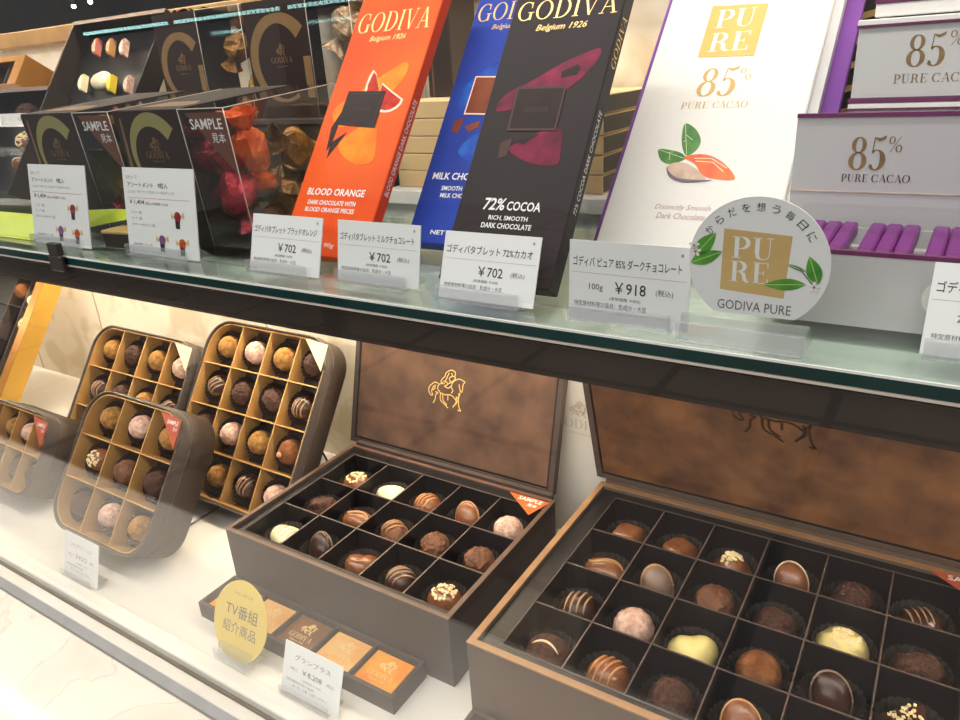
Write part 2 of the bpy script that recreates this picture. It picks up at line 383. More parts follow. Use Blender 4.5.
def tag(o, label=None, cat=None, group=None, kind=None):
    if label: o['label'] = label
    if cat: o['category'] = cat
    if group: o['group'] = group
    if kind: o['kind'] = kind
    return o
def thing(name, label, cat, loc=(0, 0, 0), rot=(0, 0, 0), group=None):
    o = bpy.data.objects.new(name, None); o.empty_display_size = .01; COL.objects.link(o)
    o.location = loc; o.rotation_euler = rot
    return tag(o, label, cat, group)
def struct(name, mb): return tag(mb.build(name), kind='structure')

ZS = .3105          # top of the glass shelf
YP = .2197          # front glass plane

# ------------------------------------------------------------------ the setting
def wall_mat():
    m, nt, b = new_mat('cream_back_panel')
    b.inputs['Roughness'].default_value = .4
    tc = nt.nodes.new('ShaderNodeTexCoord')
    n = nt.nodes.new('ShaderNodeTexNoise'); n.inputs['Scale'].default_value = 14; n.inputs['Detail'].default_value = 6; n.inputs['Distortion'].default_value = 1.5
    nt.links.new(tc.outputs['Object'], n.inputs['Vector'])
    r = nt.nodes.new('ShaderNodeValToRGB')
    r.color_ramp.elements[0].position = .38; r.color_ramp.elements[0].color = (.60, .50, .36, 1)
    r.color_ramp.elements[1].position = .52; r.color_ramp.elements[1].color = (.74, .67, .55, 1)
    nt.links.new(n.outputs['Fac'], r.inputs['Fac']); nt.links.new(r.outputs['Color'], b.inputs['Base Color'])
    return m
def marble_mat():
    m, nt, b = new_mat('cream_marble')
    b.inputs['Roughness'].default_value = .12
    tc = nt.nodes.new('ShaderNodeTexCoord')
    n = nt.nodes.new('ShaderNodeTexNoise'); n.inputs['Scale'].default_value = 7; n.inputs['Detail'].default_value = 9; n.inputs['Distortion'].default_value = 2.2
    nt.links.new(tc.outputs['Object'], n.inputs['Vector'])
    r = nt.nodes.new('ShaderNodeValToRGB')
    e = r.color_ramp.elements
    e[0].position = .30; e[0].color = (.76, .71, .65, 1); e[1].position = .62; e[1].color = (.83, .79, .74, 1)
    v = e.new(.485); v.color = (.81, .77, .72, 1); v = e.new(.50); v.color = (.70, .65, .60, 1); v = e.new(.515); v.color = (.82, .78, .73, 1)
    nt.links.new(n.outputs['Fac'], r.inputs['Fac']); nt.links.new(r.outputs['Color'], b.inputs['Base Color'])
    return m
def tile_mat():
    m, nt, b = new_mat('dark_floor_tile')
    b.inputs['Roughness'].default_value = .45
    tc = nt.nodes.new('ShaderNodeTexCoord')
    mp = nt.nodes.new('ShaderNodeMapping'); mp.inputs['Location'].default_value = (.80, .2, 0)
    br = nt.nodes.new('ShaderNodeTexBrick'); br.offset = 0; br.inputs['Scale'].default_value = 1
    br.inputs['Brick Width'].default_value = .575; br.inputs['Row Height'].default_value = .575; br.inputs['Mortar Size'].default_value = .018
    br.inputs['Color1'].default_value = (.17, .135, .112, 1); br.inputs['Color2'].default_value = (.158, .125, .104, 1); br.inputs['Mortar'].default_value = (.012, .010, .009, 1)
    nt.links.new(tc.outputs['Object'], mp.inputs['Vector']); nt.links.new(mp.outputs['Vector'], br.inputs['Vector'])
    nt.links.new(br.outputs['Color'], b.inputs['Base Color'])
    return m
M['wall'] = wall_mat(); M['marble'] = marble_mat(); M['tile'] = tile_mat()
M['wall_joint'] = mat('panel_joint', (.42, .34, .24), .6)
M['dark_wall'] = mat('dark_shop_wall', (.085, .08, .078), .6, var=.3, scale=3)
M['dark_ceil'] = mat('grey_shop_ceiling', (.12, .12, .125), .7, var=.1, scale=2)

XL, XR, YB = -1.75, .42, .512
struct('floor_display', MB().box(XL, XR, .2355, YB, -.012, 0, 'case_floor'))
b = MB().box(XL, XR, YB, YB+.012, -.012, .29, 'wall')
for x in (-1.155, -.957, -.62, -.15, .2): b.box(x-.0012, x+.0012, YB-.0006, YB, .0, .29, 'wall_joint')
struct('wall_back_lower', b)
struct('wall_back_upper', MB().box(XL, XR, YB, YB+.012, .3105, .4495, 'wall'))
struct('trim_beam', MB().box(XL, XR, .500, .540, .4495, .4655, 'beam', bev=.001))
struct('trim_ledge', MB().box(XL, XR, .2222, .2355, -.012, .0035, 'white_paint', bev=.0008))
struct('trim_groove', MB().box(XL, XR, .2172, .2222, -.012, -.003, 'slot'))
struct('trim_sill', MB().box(XL, XR, .2080, .2172, -.012, .0005, 'white_paint', bev=.0006))
b = MB()
b.add([(XL, .2035, -.012), (XL, .2080, -.012), (XL, .2080, .0), (XL, .2035, -.0055), (XR, .2035, -.012), (XR, .2080, -.012), (XR, .2080, .0), (XR, .2035, -.0055)],
      [(0, 1, 2, 3), (4, 5, 6, 7), (0, 3, 7, 4), (3, 2, 6, 7), (0, 1, 5, 4), (1, 2, 6, 5)], 'steel')
struct('trim_metal', b)
b = MB().box(XL, XR, .075, .2035, -.030, -.006, 'marble', bev=.002).box(XL, XR, .09, .2035, -.75, -.030, 'dark_wall')
b.box(XL, XR, .2035, YB+.012, -.75, -.012, 'dark_wall')
struct('trim_counter', b)
struct('floor', MB().box(-6, 5, -5, 5, -.77, -.75, 'tile'))
struct('ceiling', MB().box(-6, 5, -5, 5, 2.2, 2.22, 'dark_ceil'))
struct('wall_shop_far', MB().box(-6, 5, 2.6, 2.62, -.75, 2.2, 'dark_wall'))
struct('wall_left', MB().box(XL-.012, XL, .2035, YB+.012, -.012, .62, 'wall'))
struct('wall_right', MB().box(XR, XR+.012, .2355, YB+.012, -.012, .62, 'white_paint'))

# the shelf dividing the two tiers
sh = thing('glass_shelf', 'long green-edged glass shelf carrying the chocolate bars, dark front band below', 'shelf', (-.665, .36, .2895))
T = Matrix.Translation((.665, -.36, -.2895))
MB().box(XL+.001, XR-.001, .2285, YB-.001, .2925, .3040, 'shelf_board', T).build('shelf_board', sh)
b = MB().box(XL+.001, XR-.001, .2206, YB-.001, .3042, ZS, 'glass_top', T)
b.box(XL+.001, XR-.001, .2198, .2206, .3057, ZS-.0008, 'glass_green', T)
b.box(XL+.001, XR-.001, .2198, .2206, ZS-.0008, ZS, 'shelf_board', T)
b.build('glass_plate', sh)
b = MB().box(XL+.001, XR-.001, .2226, .2284, .2895, .3038, 'fascia', T)
b.build('front_band', sh)
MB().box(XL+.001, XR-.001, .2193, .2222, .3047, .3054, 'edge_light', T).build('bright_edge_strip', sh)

pn = MB().box(XL+.002, XR-.002, .2182, .2197, -.0028, .3040, 'pane').build('front_glass_pane')
tag(pn, 'large clear front glass pane closing the lower tier, reflecting the marble counter', 'glass pane')
pn = MB().box(XL+.002, XR-.002, .2182, .2197, .3190, .64, 'pane').build('front_glass_pane')
tag(pn, 'clear upper glass pane standing in front of the bars and price cards', 'glass pane')
c = MB().box(-.4400, -.4270, .2150, .2182, .3020, .3118, 'clip', bev=.001).box(-.4385, -.4285, .2155, .2195, .3112, .3186, 'clip', bev=.0005).build('pane_clip')
tag(c, 'small dark clip on the shelf edge below the left price cards', 'clip')

# ------------------------------------------------------------------ tablet bars
def leaner(name, label, cat, x, y, z, lean, group=None):
    return thing(name, label, cat, (x, y, z), (-R(lean), 0, 0), group)
mm = .001
def pts(l): return [(a*mm, c*mm) for a, c in l]
def spts(l):
    n = len(l); q = smooth_line([l[-1]]+l+[l[0], l[1]], 4)
    return pts(q[4:4+4*n])
def easel(x, y, z, lean, w, d, label, hgt=.10):
    """clear acrylic easel behind a leaning bar: back plate with a strut standing on the shelf"""
    o = leaner('acrylic_easel', label, 'easel', x, y, z, lean, 'clear acrylic easels behind the bars')
    a = R(lean); d0 = d+.0008
    t0 = (d0+.0022)*math.tan(a)-(d)*math.tan(a)+.0025
    MB().box(w*.12, w*.88, d0, d0+.002, t0, hgt, 'clear_plastic').build('back_plate', o)
    # strut: triangle down to the shelf
    dz = lambda t, c: t*math.cos(a)-c*math.sin(a)+d*math.sin(a)
    top = hgt*.85; c1 = d0+.002
    # foot point straight behind on the shelf
    c2 = c1+.055; t2 = (c2*math.sin(a)-d*math.sin(a)+.0004)/math.cos(a)
    b = MB()
    for s in (.3, .7):
        xx = w*s
        b.add([(xx-.0008, c1, top), (xx-.0008, c2, t2), (xx-.0008, c2-.006, t2), (xx-.0008, c1, top-.02),
               (xx+.0008, c1, top), (xx+.0008, c2, t2), (xx+.0008, c2-.006, t2), (xx+.0008, c1, top-.02)],
              [(0, 1, 2, 3), (4, 5, 6, 7), (0, 1, 5, 4), (1, 2, 6, 5), (2, 3, 7, 6), (3, 0, 4, 7)], 'clear_plastic')
    b.build('strut', o)
    return o
E1 = -.00012; E2 = -.00022; E3 = -.00032; E4 = -.00042

# orange bar
P = (-.2918, .2574, .3149, 36.5)
o = leaner('chocolate_bar', 'orange blood orange chocolate bar box leaning back, leftmost of the tablet bars', 'chocolate bar', *P, group='chocolate tablet bars')
w, d = .0557, .0073
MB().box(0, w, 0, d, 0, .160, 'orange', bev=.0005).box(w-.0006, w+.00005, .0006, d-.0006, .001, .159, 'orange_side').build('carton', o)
b = MB()
b.prism(spts([(5.6,82.6),(20,93),(32,102),(45.4,109.1),(47,100),(38,88),(30,80),(14,72)]), E1, -.00002, 'orange_leaf')
b.prism(spts([(18,64),(28,72),(38,73),(42,64),(43.4,52.6),(32,51),(19.7,57.9)]), E1, -.00002, 'orange_leaf')
b.prism(pts([(24.6,105.6),(27.6,103.2),(33,93),(23.4,92.6),(22.8,97),(23.2,102)]), E2, E1, 'rind')
b.prism(pts([(25.6,104.2),(28,102),(33,93),(25,92.6),(24.3,97)]), E3, E2, 'blood_red')
b.prism(pts([(33.6,97.5),(42,92.4),(50.9,87.4),(50.6,84.6),(48.6,82.2),(45.6,80.6),(42,80),(38,80.4),(34,84)]), E2, E1, 'rind')
b.prism(pts([(33.9,96.4),(42,91.4),(49.4,87.2),(49,85.2),(47.2,83.2),(44.6,81.9),(41.6,81.4),(38,82),(34.4,86)]), E3, E2, 'blood_red')
b.prism(pts([(8.2,72),(13,84),(12,62),(10,58)]), E2, E1, 'choc_print')
b.prism(pts([(11.5,63),(20,69),(12,54)]), E2, E1, 'choc_print')
b.prism(pts([(12.4,93.2),(38,92.4),(38.2,71.4),(11.8,73.6)]), E4, E3, 'choc_print')
for q in ([(14,91.5),(36.6,91)], [(36.6,91),(36.4,73)]): b.ribbon(pts(q), .0004, 'choc_print_hi', E4-.00005)
b.text('GODIVA', .0255, .0815, w=.011, h=.0022, m='choc_print_hi', y=E4-.00006, align='C')
b.build('chocolate_picture', o)
b = MB(); serif(b, 'GODIVA', .0035, .1288, .0485, .0122, 'gold_foil', E1, k=.12)
b.text('Belgium 1926', .0147, .1222, w=.0245, h=.0042, m='gold_foil', y=E1, shear=.3)
b.build('gold_lettering', o); b = MB()
b.text('BLOOD ORANGE', .0065, .0331, w=.039, h=.0040, m='ink_white', y=E1, bold=.02)
b.text('DARK CHOCOLATE WITH', .0090, .0278, w=.0325, h=.0026, m='ink_white', y=E1, bold=.02)
b.text('BLOOD ORANGE PIECES', .0086, .0238, w=.0335, h=.0026, m='ink_white', y=E1, bold=.02)
b.text('NET WT 90g', .0100, .0045, w=.026, h=.0030, m='ink_white', y=E1)
b.build('lettering', o); b = MB()
Ts = Matrix.Translation((w+.00012, 0, 0)) @ Matrix.Rotation(R(90), 4, 'Z')
Tv = Ts @ Matrix.Translation((d*.5, 0, 0)) @ Matrix.Rotation(R(-90), 4, 'Y')
b.text('BLOOD ORANGE DARK CHOCOLATE', .036, -.0014, w=.053, h=.0028, m='ink_white', y=0, T=Tv)
b.build('spine_lettering', o)
easel(*P, w, d, 'clear acrylic easel behind the orange bar')

# dark 72% bar
P = (-.1807, .2443, .3157, 35.5)
o = leaner('chocolate_bar', 'charcoal 72% cocoa bar box leaning back, overlapping the blue bar', 'chocolate bar', *P, group='chocolate tablet bars')
w, d = .0535, .0088
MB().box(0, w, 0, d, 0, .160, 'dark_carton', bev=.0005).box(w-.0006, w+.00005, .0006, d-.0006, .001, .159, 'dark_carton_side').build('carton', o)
b = MB()
b.prism(spts([(5.3,81),(9,87),(20,93),(33,101),(46.5,106.5),(49,104),(46.6,97.7),(38.9,88.8),(30,84),(8.8,78.3)]), E1, -.00002, 'magenta_leaf')
b.prism(spts([(17.5,61),(24,65),(33,69.5),(40.4,69.4),(42,62),(42.4,53.6),(32,53.5),(21.3,57.5)]), E1, -.00002, 'magenta_leaf')
for q in ([(8,82),(20,88),(33,95),(45,103)], [(20,60),(30,61),(41,56)], [(14,82),(28,88),(42,98)]): b.ribbon(pts(q), .0006, 'magenta_leaf', E1-.00004)
b.prism(pts([(33,96.5),(40,99.5),(41.6,97.5),(40.5,94.8),(33.5,93.5)]), E2, E1, 'choc_print')
b.prism(pts([(12.5,63.5),(18,65.5),(17.5,57),(13.5,56)]), E2, E1, 'choc_print_hi')
b.prism(pts([(19,64),(30,67.5),(24,62.5)]), E2, E1, 'choc_print')
b.prism(pts([(13.6,90),(37.4,89.5),(37.7,68.8),(14.1,69)]), E4, E3, 'choc_print_hi')
b.prism(pts([(14.6,88.8),(36.4,88.4),(36.7,70),(15.2,70.2)]), E4-.00006, E4, 'choc_print')
b.text('GODIVA', .0258, .0775, w=.0115, h=.0026, m='choc_print_hi', y=E4-.0001, align='C')
b.build('chocolate_picture', o)
b = MB(); serif(b, 'GODIVA', .0030, .1232, .0480, .0095, 'gold_foil', E1, k=.12)
b.text('Belgium 1926', .0145, .1165, w=.0245, h=.0040, m='gold_foil', y=E1, shear=.3)
b.build('gold_lettering', o); b = MB()
b.text('72%', .0129, .0322, w=.0105, h=.0056, m='ink_white', y=E1, bold=.02, shear=.12)
b.text('COCOA', .0243, .0324, w=.0160, h=.0042, m='ink_white', y=E1, bold=.02)
b.text('RICH, SMOOTH', .0169, .0276, w=.0188, h=.0024, m='ink_white', y=E1, bold=.02)
b.text('DARK CHOCOLATE', .0143, .0242, w=.0240, h=.0024, m='ink_white', y=E1, bold=.02)
b.build('lettering', o); b = MB()
Tv = Matrix.Translation((w+.00012, 0, 0)) @ Matrix.Rotation(R(90), 4, 'Z') @ Matrix.Translation((d*.5, 0, 0)) @ Matrix.Rotation(R(-90), 4, 'Y')
b.text('72% COCOA DARK CHOCOLATE', .034, -.0014, w=.046, h=.0028, m='ink_white', y=0, T=Tv)
serif(b, 'GODIVA', .100, -.0022, .024, .0044, 'gold_foil', 0, T=Tv)
b.build('spine_lettering', o)
easel(*P, w, d, 'clear acrylic easel behind the charcoal bar')

# blue milk bar
P = (-.2368, .2945, .3160, 36.5)
o = leaner('chocolate_bar', 'deep blue milk chocolate bar box half hidden behind the charcoal bar', 'chocolate bar', *P, group='chocolate tablet bars')
w, d = .058, .009
MB().box(0, w, 0, d, 0, .165, 'blue', bev=.0005).build('carton', o)
b = MB()
b.prism(spts([(5.7,85.5),(12,95),(25.2,105.4),(40,112),(40,96),(25,90),(10.6,76.4)]), E1, -.00002, 'blue_leaf')
b.prism(spts([(16,52),(24,62),(40,66),(40,50),(28,46)]), E1, -.00002, 'blue_leaf')
b.prism(pts([(13.2,96),(36,95),(36,72.6),(12.9,73.4)]), E4, E3, 'rind')
b.prism(pts([(14.0,95.2),(35.2,94.2),(35.2,73.4),(13.7,74.2)]), E4-.00006, E4, 'milk_print')
b.prism(pts([(8,70),(14,71.5),(12.5,62.5),(8.5,63)]), E2, E1, 'milk_print')
b.prism(pts([(15.5,66.5),(24,69.5),(24.5,66),(19,63)]), E2, E1, 'milk_print')
b.build('chocolate_picture', o)
b = MB(); serif(b, 'GODIVA', .0026, .1300, .0500, .0110, 'gold_foil', E1, k=.12)
b.text('Belgium 1926', .0140, .1235, w=.0245, h=.0040, m='gold_foil', y=E1, shear=.3)
b.build('gold_lettering', o); b = MB()
b.text('MILK CHOCOLATE', .0050, .0358, w=.042, h=.0040, m='ink_white', y=E1, bold=.02)
b.text('SMOOTH CREAMY', .0126, .0297, w=.026, h=.0026, m='ink_white', y=E1, bold=.02)
b.text('MILK CHOCOLATE', .0132, .0257, w=.026, h=.0026, m='ink_white', y=E1, bold=.02)
b.text('NET WT 90g', .0140, .0045, w=.026, h=.0032, m='ink_white', y=E1, bold=.02)
b.build('lettering', o)
easel(*P, w, d, 'clear acrylic easel behind the blue bar')

# white 85% bar
P = (-.1374, .312, .3188, 43)
o = leaner('chocolate_bar', 'big white 85% pure cacao bar box with purple back, leaning behind the round sign', 'chocolate bar', *P, group='chocolate tablet bars')
w, d = .0783, .0112
MB().box(0, w, 0, .008, 0, .205, 'white_card_box', bev=.0006).box(w-.0004, w+.0042, .0028, .008, 0, .205, 'grey_card_box').build('carton', o)
MB().box(-.0055, w+.0118, .0081, .0118, 0, .205, 'purple', bev=.0004).build('purple_backing', o)
b = MB()
b.prism(pts([(22.4,137.0),(49.4,135.6),(49.2,104.4),(22.4,105.4)]), E2, -.00002, 'gold_pale'); b.build('gold_square', o); b = MB()
serif(b, 'PU', .0262, .1225, .0195, .0112, 'ink_white', E3, k=.17)
serif(b, 'RE', .0262, .1082, .0195, .0112, 'ink_white', E3, k=.17)
serif(b, '85', .0268, .0818, .0175, .0165, 'gold_flat', E1, k=.17, slant=.05)
serif(b, '%', .0450, .0905, .0056, .0072, 'gold_flat', E1)
serif(b, 'PURE', .0214, .0749, .0130, .0038, 'gold_flat', E1, k=.14)
serif(b, 'CACAO', .0365, .0749, .0160, .0038, 'gold_flat', E1, k=.14)
b.build('gold_lettering', o); b = MB()
b.text('Distinctly Smooth', .0234, .0187, w=.0255, h=.0035, m='ink_red_pale', y=E1, shear=.25)
b.text('Dark Chocolate', .0252, .0146, w=.0220, h=.0032, m='ink_red_pale', y=E1, shear=.25)
b.build('lettering', o)
b = MB()
b.prism(spts([(26.1,66.5),(32,63),(35.8,56.5),(34.6,51),(31.0,48.6),(28,53),(26,60)]), E1, -.00002, 'leaf_green')
b.prism(spts([(16.8,51.8),(22,51.6),(28,50),(31,47),(27.5,44.5),(23,43.9),(19,46.5)]), E1, -.00002, 'leaf_green')
for q in ([(26.1,66.5),(31,49)], [(28,60),(32,57)], [(29,57),(27.5,56)], [(16.8,51.8),(30,47)], [(22,50),(24.5,50.5)], [(23,49.4),(23.5,46)]): b.ribbon(pts(q), .0003, 'leaf_vein', E2)
b.prism(spts([(30,47.4),(35,49.2),(42,48.6),(49.8,44.0),(55.8,36.5),(48,36),(41,38),(36,44)]), E1, -.00002, 'pod_orange')
b.prism(spts([(23.6,42.2),(27,44.6),(33,43.8),(39,40),(43,35.5),(38,35),(31,35.5),(26,37)]), E2, E1, 'pod_tan')
for q in ([(36,45.5),(44,45),(50,40)], [(35,47),(43,47),(51,42)]): b.ribbon(pts(q), .0004, 'rind', E2)
b.prism(spts([(23.4,41.5),(26,36.6),(33,33.8),(42,34.6),(46,35.6),(38,35.4),(30,36.2),(25.6,39)]), E3, E2, 'ink_violet')
b.ribbon(pts([(23.4,42),(26,37.0),(33,34.8),(41,35)]), .0003, 'leaf_green', E4)
b.build('cacao_picture', o)
easel(*P, w, d, 'clear acrylic easel behind the white bar', .12)

# ------------------------------------------------------------------ price cards and holders
def holder(x, y, w, z, label, h=.0065, depth=.013, group='clear card holders'):
    """clear acrylic block: front lip, slotted foot and rear wedge"""
    o = thing('card_holder', label, 'card holder', (x, y, z), (0, 0, 0), group)
    MB().box(0, w, -.0032, -.0012, 0, h, 'acrylic', bev=.0004).build('front_lip', o)
    b = MB()
    b.add([(0, -.0011, 0), (0, depth, 0), (0, depth, .0012), (0, .0052, h*1.1), (0, .0030, h*1.1), (0, .0006, .0007), (0, -.0011, .0007),
           (w, -.0011, 0), (w, depth, 0), (w, depth, .0012), (w, .0052, h*1.1), (w, .0030, h*1.1), (w, .0006, .0007), (w, -.0011, .0007)],
          [(0, 1, 2, 3, 4, 5, 6), (7, 8, 9, 10, 11, 12, 13)]+[(i, (i+1) % 7, 7+(i+1) % 7, 7+i) for i in range(7)], 'acrylic')
    b.build('foot', o)
    return o
def price_card(x, y, z, lean, w, h, label, draw, hold=None, hw=None, yaw=0.):
    o = thing('price_card', label, 'price card', (x, y, z), (-R(lean), 0, R(yaw)), 'price cards in the case')
    MB().box(0, w, 0, .0005, 0, h, 'card').build('paper', o)
    b = MB(); draw(b, w, h); b.build('lettering', o)
    if hold: holder(x+(w-(hw or w*.86))/2-w*.05, y-.0002, hw or w*.86, z-.0008, hold)
    return o
def bar_draw(title, price, grams=None, note='(本体価格 ￥650)', allergy='特定原材料等27品目：乳成分・大豆'):
    def f(b, w, h):
        yy = -.00006
        b.text(title, w*.035, h*.68, w=w*.9, h=h*.125, m='ink', y=yy, bold=.008)
        b.ribbon([(w*.02, h*.60), (w*.98, h*.60)], .00012, 'ink_red_pale', yy)
        b.text('￥'+price, w*.40, h*.37, w=w*.26, h=h*.145, m='ink', y=yy, bold=.008)
        b.text('(税込)', w*.74, h*.385, w=w*.14, h=h*.09, m='ink', y=yy)
        if grams: b.text(grams, w*.18, h*.37, w=w*.12, h=h*.10, m='ink', y=yy)
        b.text(note, w*.36, h*.27, w=w*.26, h=h*.055, m='ink', y=yy)
        b.text(allergy, w*.05, h*.175, w=w*.62, h=h*.065, m='ink', y=yy)
        b.text('※', w*.92, h*.88, w=w*.025, h=h*.045, m='ink_grey', y=yy)
    return f
ZC = ZS+.0008
price_card(-.2909, .2363, ZC, 17.6, .0470, .0278, 'white price card reading 702 yen in front of the orange bar', bar_draw('ゴディバタブレット ブラッドオレンジ', '702'), 'clear acrylic holder under the card of the orange bar')
price_card(-.2338, .2384, ZC, 11.4, .0468, .0272, 'white price card reading 702 yen in front of the blue bar', bar_draw('ゴディバタブレット ミルクチョコレート', '702'), 'clear acrylic holder under the card of the blue bar')
price_card(-.1733, .2334, ZC, 20.0, .0445, .0274, 'white price card reading 72% and 702 yen in front of the charcoal bar', bar_draw('ゴディバタブレット 72%カカオ', '702'), 'clear acrylic holder under the card of the charcoal bar')
price_card(-.1124, .2308, ZC, 4.0, .0440, .0286, 'white price card reading 918 yen left of the round sign', bar_draw('ゴディバ ピュア 85% ダークチョコレート', '918', '100g', '(本体価格 ￥850)'), 'clear acrylic holder under the 918 yen card')
price_card(-.0006, .2396, ZC, 20.0, .0440, .0275, 'white price card cut by the right edge, before the purple and grey carton', bar_draw('ゴディバ ピュア 85% ナポリタン', '1,080', '21粒'), 'clear acrylic holder under the card at the right edge')
def mini_candy(b, x, z, s, m, yy, ears='gold_pale'):
    b.prism([(x-.3*s, z-.9*s), (x+.35*s, z-.95*s), (x+.45*s, z), (x-.35*s, z+.1*s)], yy-.00006, yy, 'cube_brown')
    b.prism([(x+.55*s*math.cos(t)+.1*s, z+.3*s+.5*s*math.sin(t)) for t in [i*PI/5 for i in range(10)]], yy-.00012, yy-.00006, m)
    b.prism([(x-.4*s, z+.25*s), (x-.95*s, z+.7*s), (x-.9*s, z+.05*s)], yy-.00012, yy-.00006, ears)
    b.prism([(x+.6*s, z+.35*s), (x+1.1*s, z+.8*s), (x+1.15*s, z+.1*s)], yy-.00012, yy-.00006, ears)
def cube_draw(cnt):
    def f(b, w, h):
        yy = -.00006
        b.text('Gキューブ', w*.05, h*.87, w=w*.16, h=h*.045, m='ink_grey', y=yy)
        b.text('アソートメント　'+cnt, w*.06, h*.775, w=w*.58, h=h*.062, m='ink', y=yy, bold=.01)
        b.text('(ミルク／ダーク／カカオ ヘーゼルナッツ)', w*.06, h*.70, w=w*.66, h=h*.045, m='ink_grey', y=yy)
        b.ribbon([(w*.05, h*.655), (w*.92, h*.655)], .00022, 'ink_red', yy)
        b.text('￥1,404', w*.07, h*.575, w=w*.22, h=h*.06, m='ink', y=yy, bold=.01)
        b.text('(税込) (本体価格 ￥1,300)', w*.31, h*.575, w=w*.32, h=h*.04, m='ink_grey', y=yy)
        for i, t in enumerate(('ミルク  3粒', 'ダーク  3粒', 'カカオ ヘーゼルナッツ 3粒')): b.text(t, w*.08, h*(.47-.07*i), w=w*(.16, .16, .34)[i], h=h*.035, m='ink_grey', y=yy)
        b.text('特定原材料：乳・大豆', w*.08, h*.10, w=w*.28, h=h*.03, m='ink_grey', y=yy)
        s = w*.085
        mini_candy(b, w*.74, h*.44, s, 'f_red', yy); mini_candy(b, w*.50, h*.16, s, 'ink_violet', yy); mini_candy(b, w*.78, h*.14, s, 'f_orange', yy)
    return f
price_card(-.4902, .2350, ZC, 10.5, .0626, .0481, 'tall white assortment card with candy pictures, before the left candy cube', cube_draw('9粒入'), 'clear acrylic holder under the left assortment card')
price_card(-.3941, .2383, ZC, 9.0, .0618, .0474, 'tall white assortment card with candy pictures, before the right candy cube', cube_draw('9粒入'), 'clear acrylic holder under the right assortment card')

# round PURE sign
o = thing('round_sign', 'round white sign with gold PURE square and green leaves', 'sign', (-.0470, .2278, .3377), (R(3), 0, 0))
o.scale = (.985, 1, .985)
rr = .0212
disc = [(rr*math.cos(R(a)), rr*math.sin(R(a))) for a in range(-54, 235, 6)]
MB().prism(disc, 0, .0006, 'card').build('disc', o)
b = MB(); yy = -.00006
b.prism([(-.0108, -.0092), (.0088, -.0104), (.0098, .0096), (-.0104, .0108)], yy, 0, 'gold_sq')
b.build('gold_square', o)
b = MB(); y2 = yy-.00006
serif(b, 'PU', -.0078, .0015, .0130, .0070, 'ink_white', y2, k=.18)
serif(b, 'RE', -.0080, -.0062, .0122, .0068, 'ink_white', y2, k=.18)
b.text('GODIVA PURE', .0, -.0158, w=.0226, h=.0032, m='ink_grey', y=y2, align='C')
txt = 'からだを想う毎日に'
for i, ch in enumerate(txt):
    a = 146-i*(146-33)/8
    rad = .0167
    cx, cz = rad*math.cos(R(a)), rad*math.sin(R(a)); tl = R(a-90)
    b.text(ch, cx-.0012*math.cos(tl), cz-.0012*math.sin(tl), w=.0025, h=.0026, m='ink', y=y2, rot=tl)
b.build('lettering', o)
def leaf(b, x0, z0, x1, z1, wd, m, y):
    dx, dz = x1-x0, z1-z0; L = math.hypot(dx, dz); nx, nz = -dz/L, dx/L
    up = []; dn = []
    for i in range(1, 9):
        t = i/9; q = wd*math.sin(PI*t**.85)
        up.append((x0+dx*t+nx*q, z0+dz*t+nz*q)); dn.append((x0+dx*t-nx*q, z0+dz*t-nz*q))
    b.prism([(x0, z0)]+up+[(x1, z1)]+dn[::-1], y-.00005, y, m)
    b.ribbon([(x0, z0), (x1, z1)], .0002, 'leaf_vein', y-.00008)
b = MB(); y3 = y2-.00006
leaf(b, -.0196, .0010, -.0128, .0094, .0024, 'leaf_bright', y3); leaf(b, -.0206, -.0012, -.0104, .0034, .0022, 'leaf_bright', y3)
leaf(b, .0148, -.0050, .0024, -.0064, .0019, 'leaf_bright', y3); leaf(b, .0182, -.0048, .0150, .0040, .0022, 'leaf_bright', y3-.00012)
leaf(b, .0146, -.0010, .0086, .0010, .0006, 'leaf_green', y3)
b.ribbon([(.0166, -.0048), (.0128, -.0004)], .0003, 'olive', y3-.0001)
for cx, cz in ((.0172, -.0056), (-.0190, .0028), (-.0196, .0048)):
    for k in range(5):
        a = 2*PI*k/5+.3; b.prism([(cx, cz), (cx+.0014*math.cos(a-.4), cz+.0014*math.sin(a-.4)), (cx+.0019*math.cos(a), cz+.0019*math.sin(a)), (cx+.0014*math.cos(a+.4), cz+.0014*math.sin(a+.4))], y3-.00022, y3-.0001, 'petal_white')
    b.prism([(cx+.0004*math.cos(k*PI/4), cz+.0004*math.sin(k*PI/4)) for k in range(8)], y3-.0003, y3-.00022, 'ink_red')
b.build('leaf_picture', o)
holder(-.0700, .2262, .0395, ZS, 'clear acrylic holder under the round white sign', h=.0072, depth=.016)

# ------------------------------------------------------------------ purple and grey 85% carton with bars
o = thing('display_carton', 'open pale grey carton with purple edge and raised 85% panel', 'carton', (-.052, .2595, ZS))
L = .30
b = MB()
b.box(0, L, 0, .0012, 0, .0242, 'grey_card_box').box(0, .0012, .0012, .0428, 0, .0242, 'grey_card_box').box(L-.0012, L, .0012, .0428, 0, .0242, 'grey_card_box')
b.box(0, L, .0416, .0428, 0, .0242, 'grey_card_box').box(.0012, L-.0012, .0012, .0416, 0, .0180, 'grey_card_box')
b.build('tray', o)
b = MB().box(-.0002, L, -.0003, .0015, .0242, .0256, 'purple_dark').box(-.0002, .0012, .0015, .0428, .0242, .0256, 'purple_dark'); b.build('purple_edge', o)
hp = [(.0568+.0075*math.cos(R(a)), .0122+.0075*math.sin(R(a))*.9) for a in range(0, 360, 15)]
MB().prism(hp, -.0002, -.00002, 'white_card_box').build('thumb_notch', o)
p = MB().box(0, L, .0418, .0430, .0256, .0640, 'grey_card_box').box(-.0001, L, .0412, .0434, .0636, .0650, 'purple_dark')
p.box(.0, L, .0415, .0418, .0370, .0374, 'pod_tan')
p = p.build('raised_panel', o)
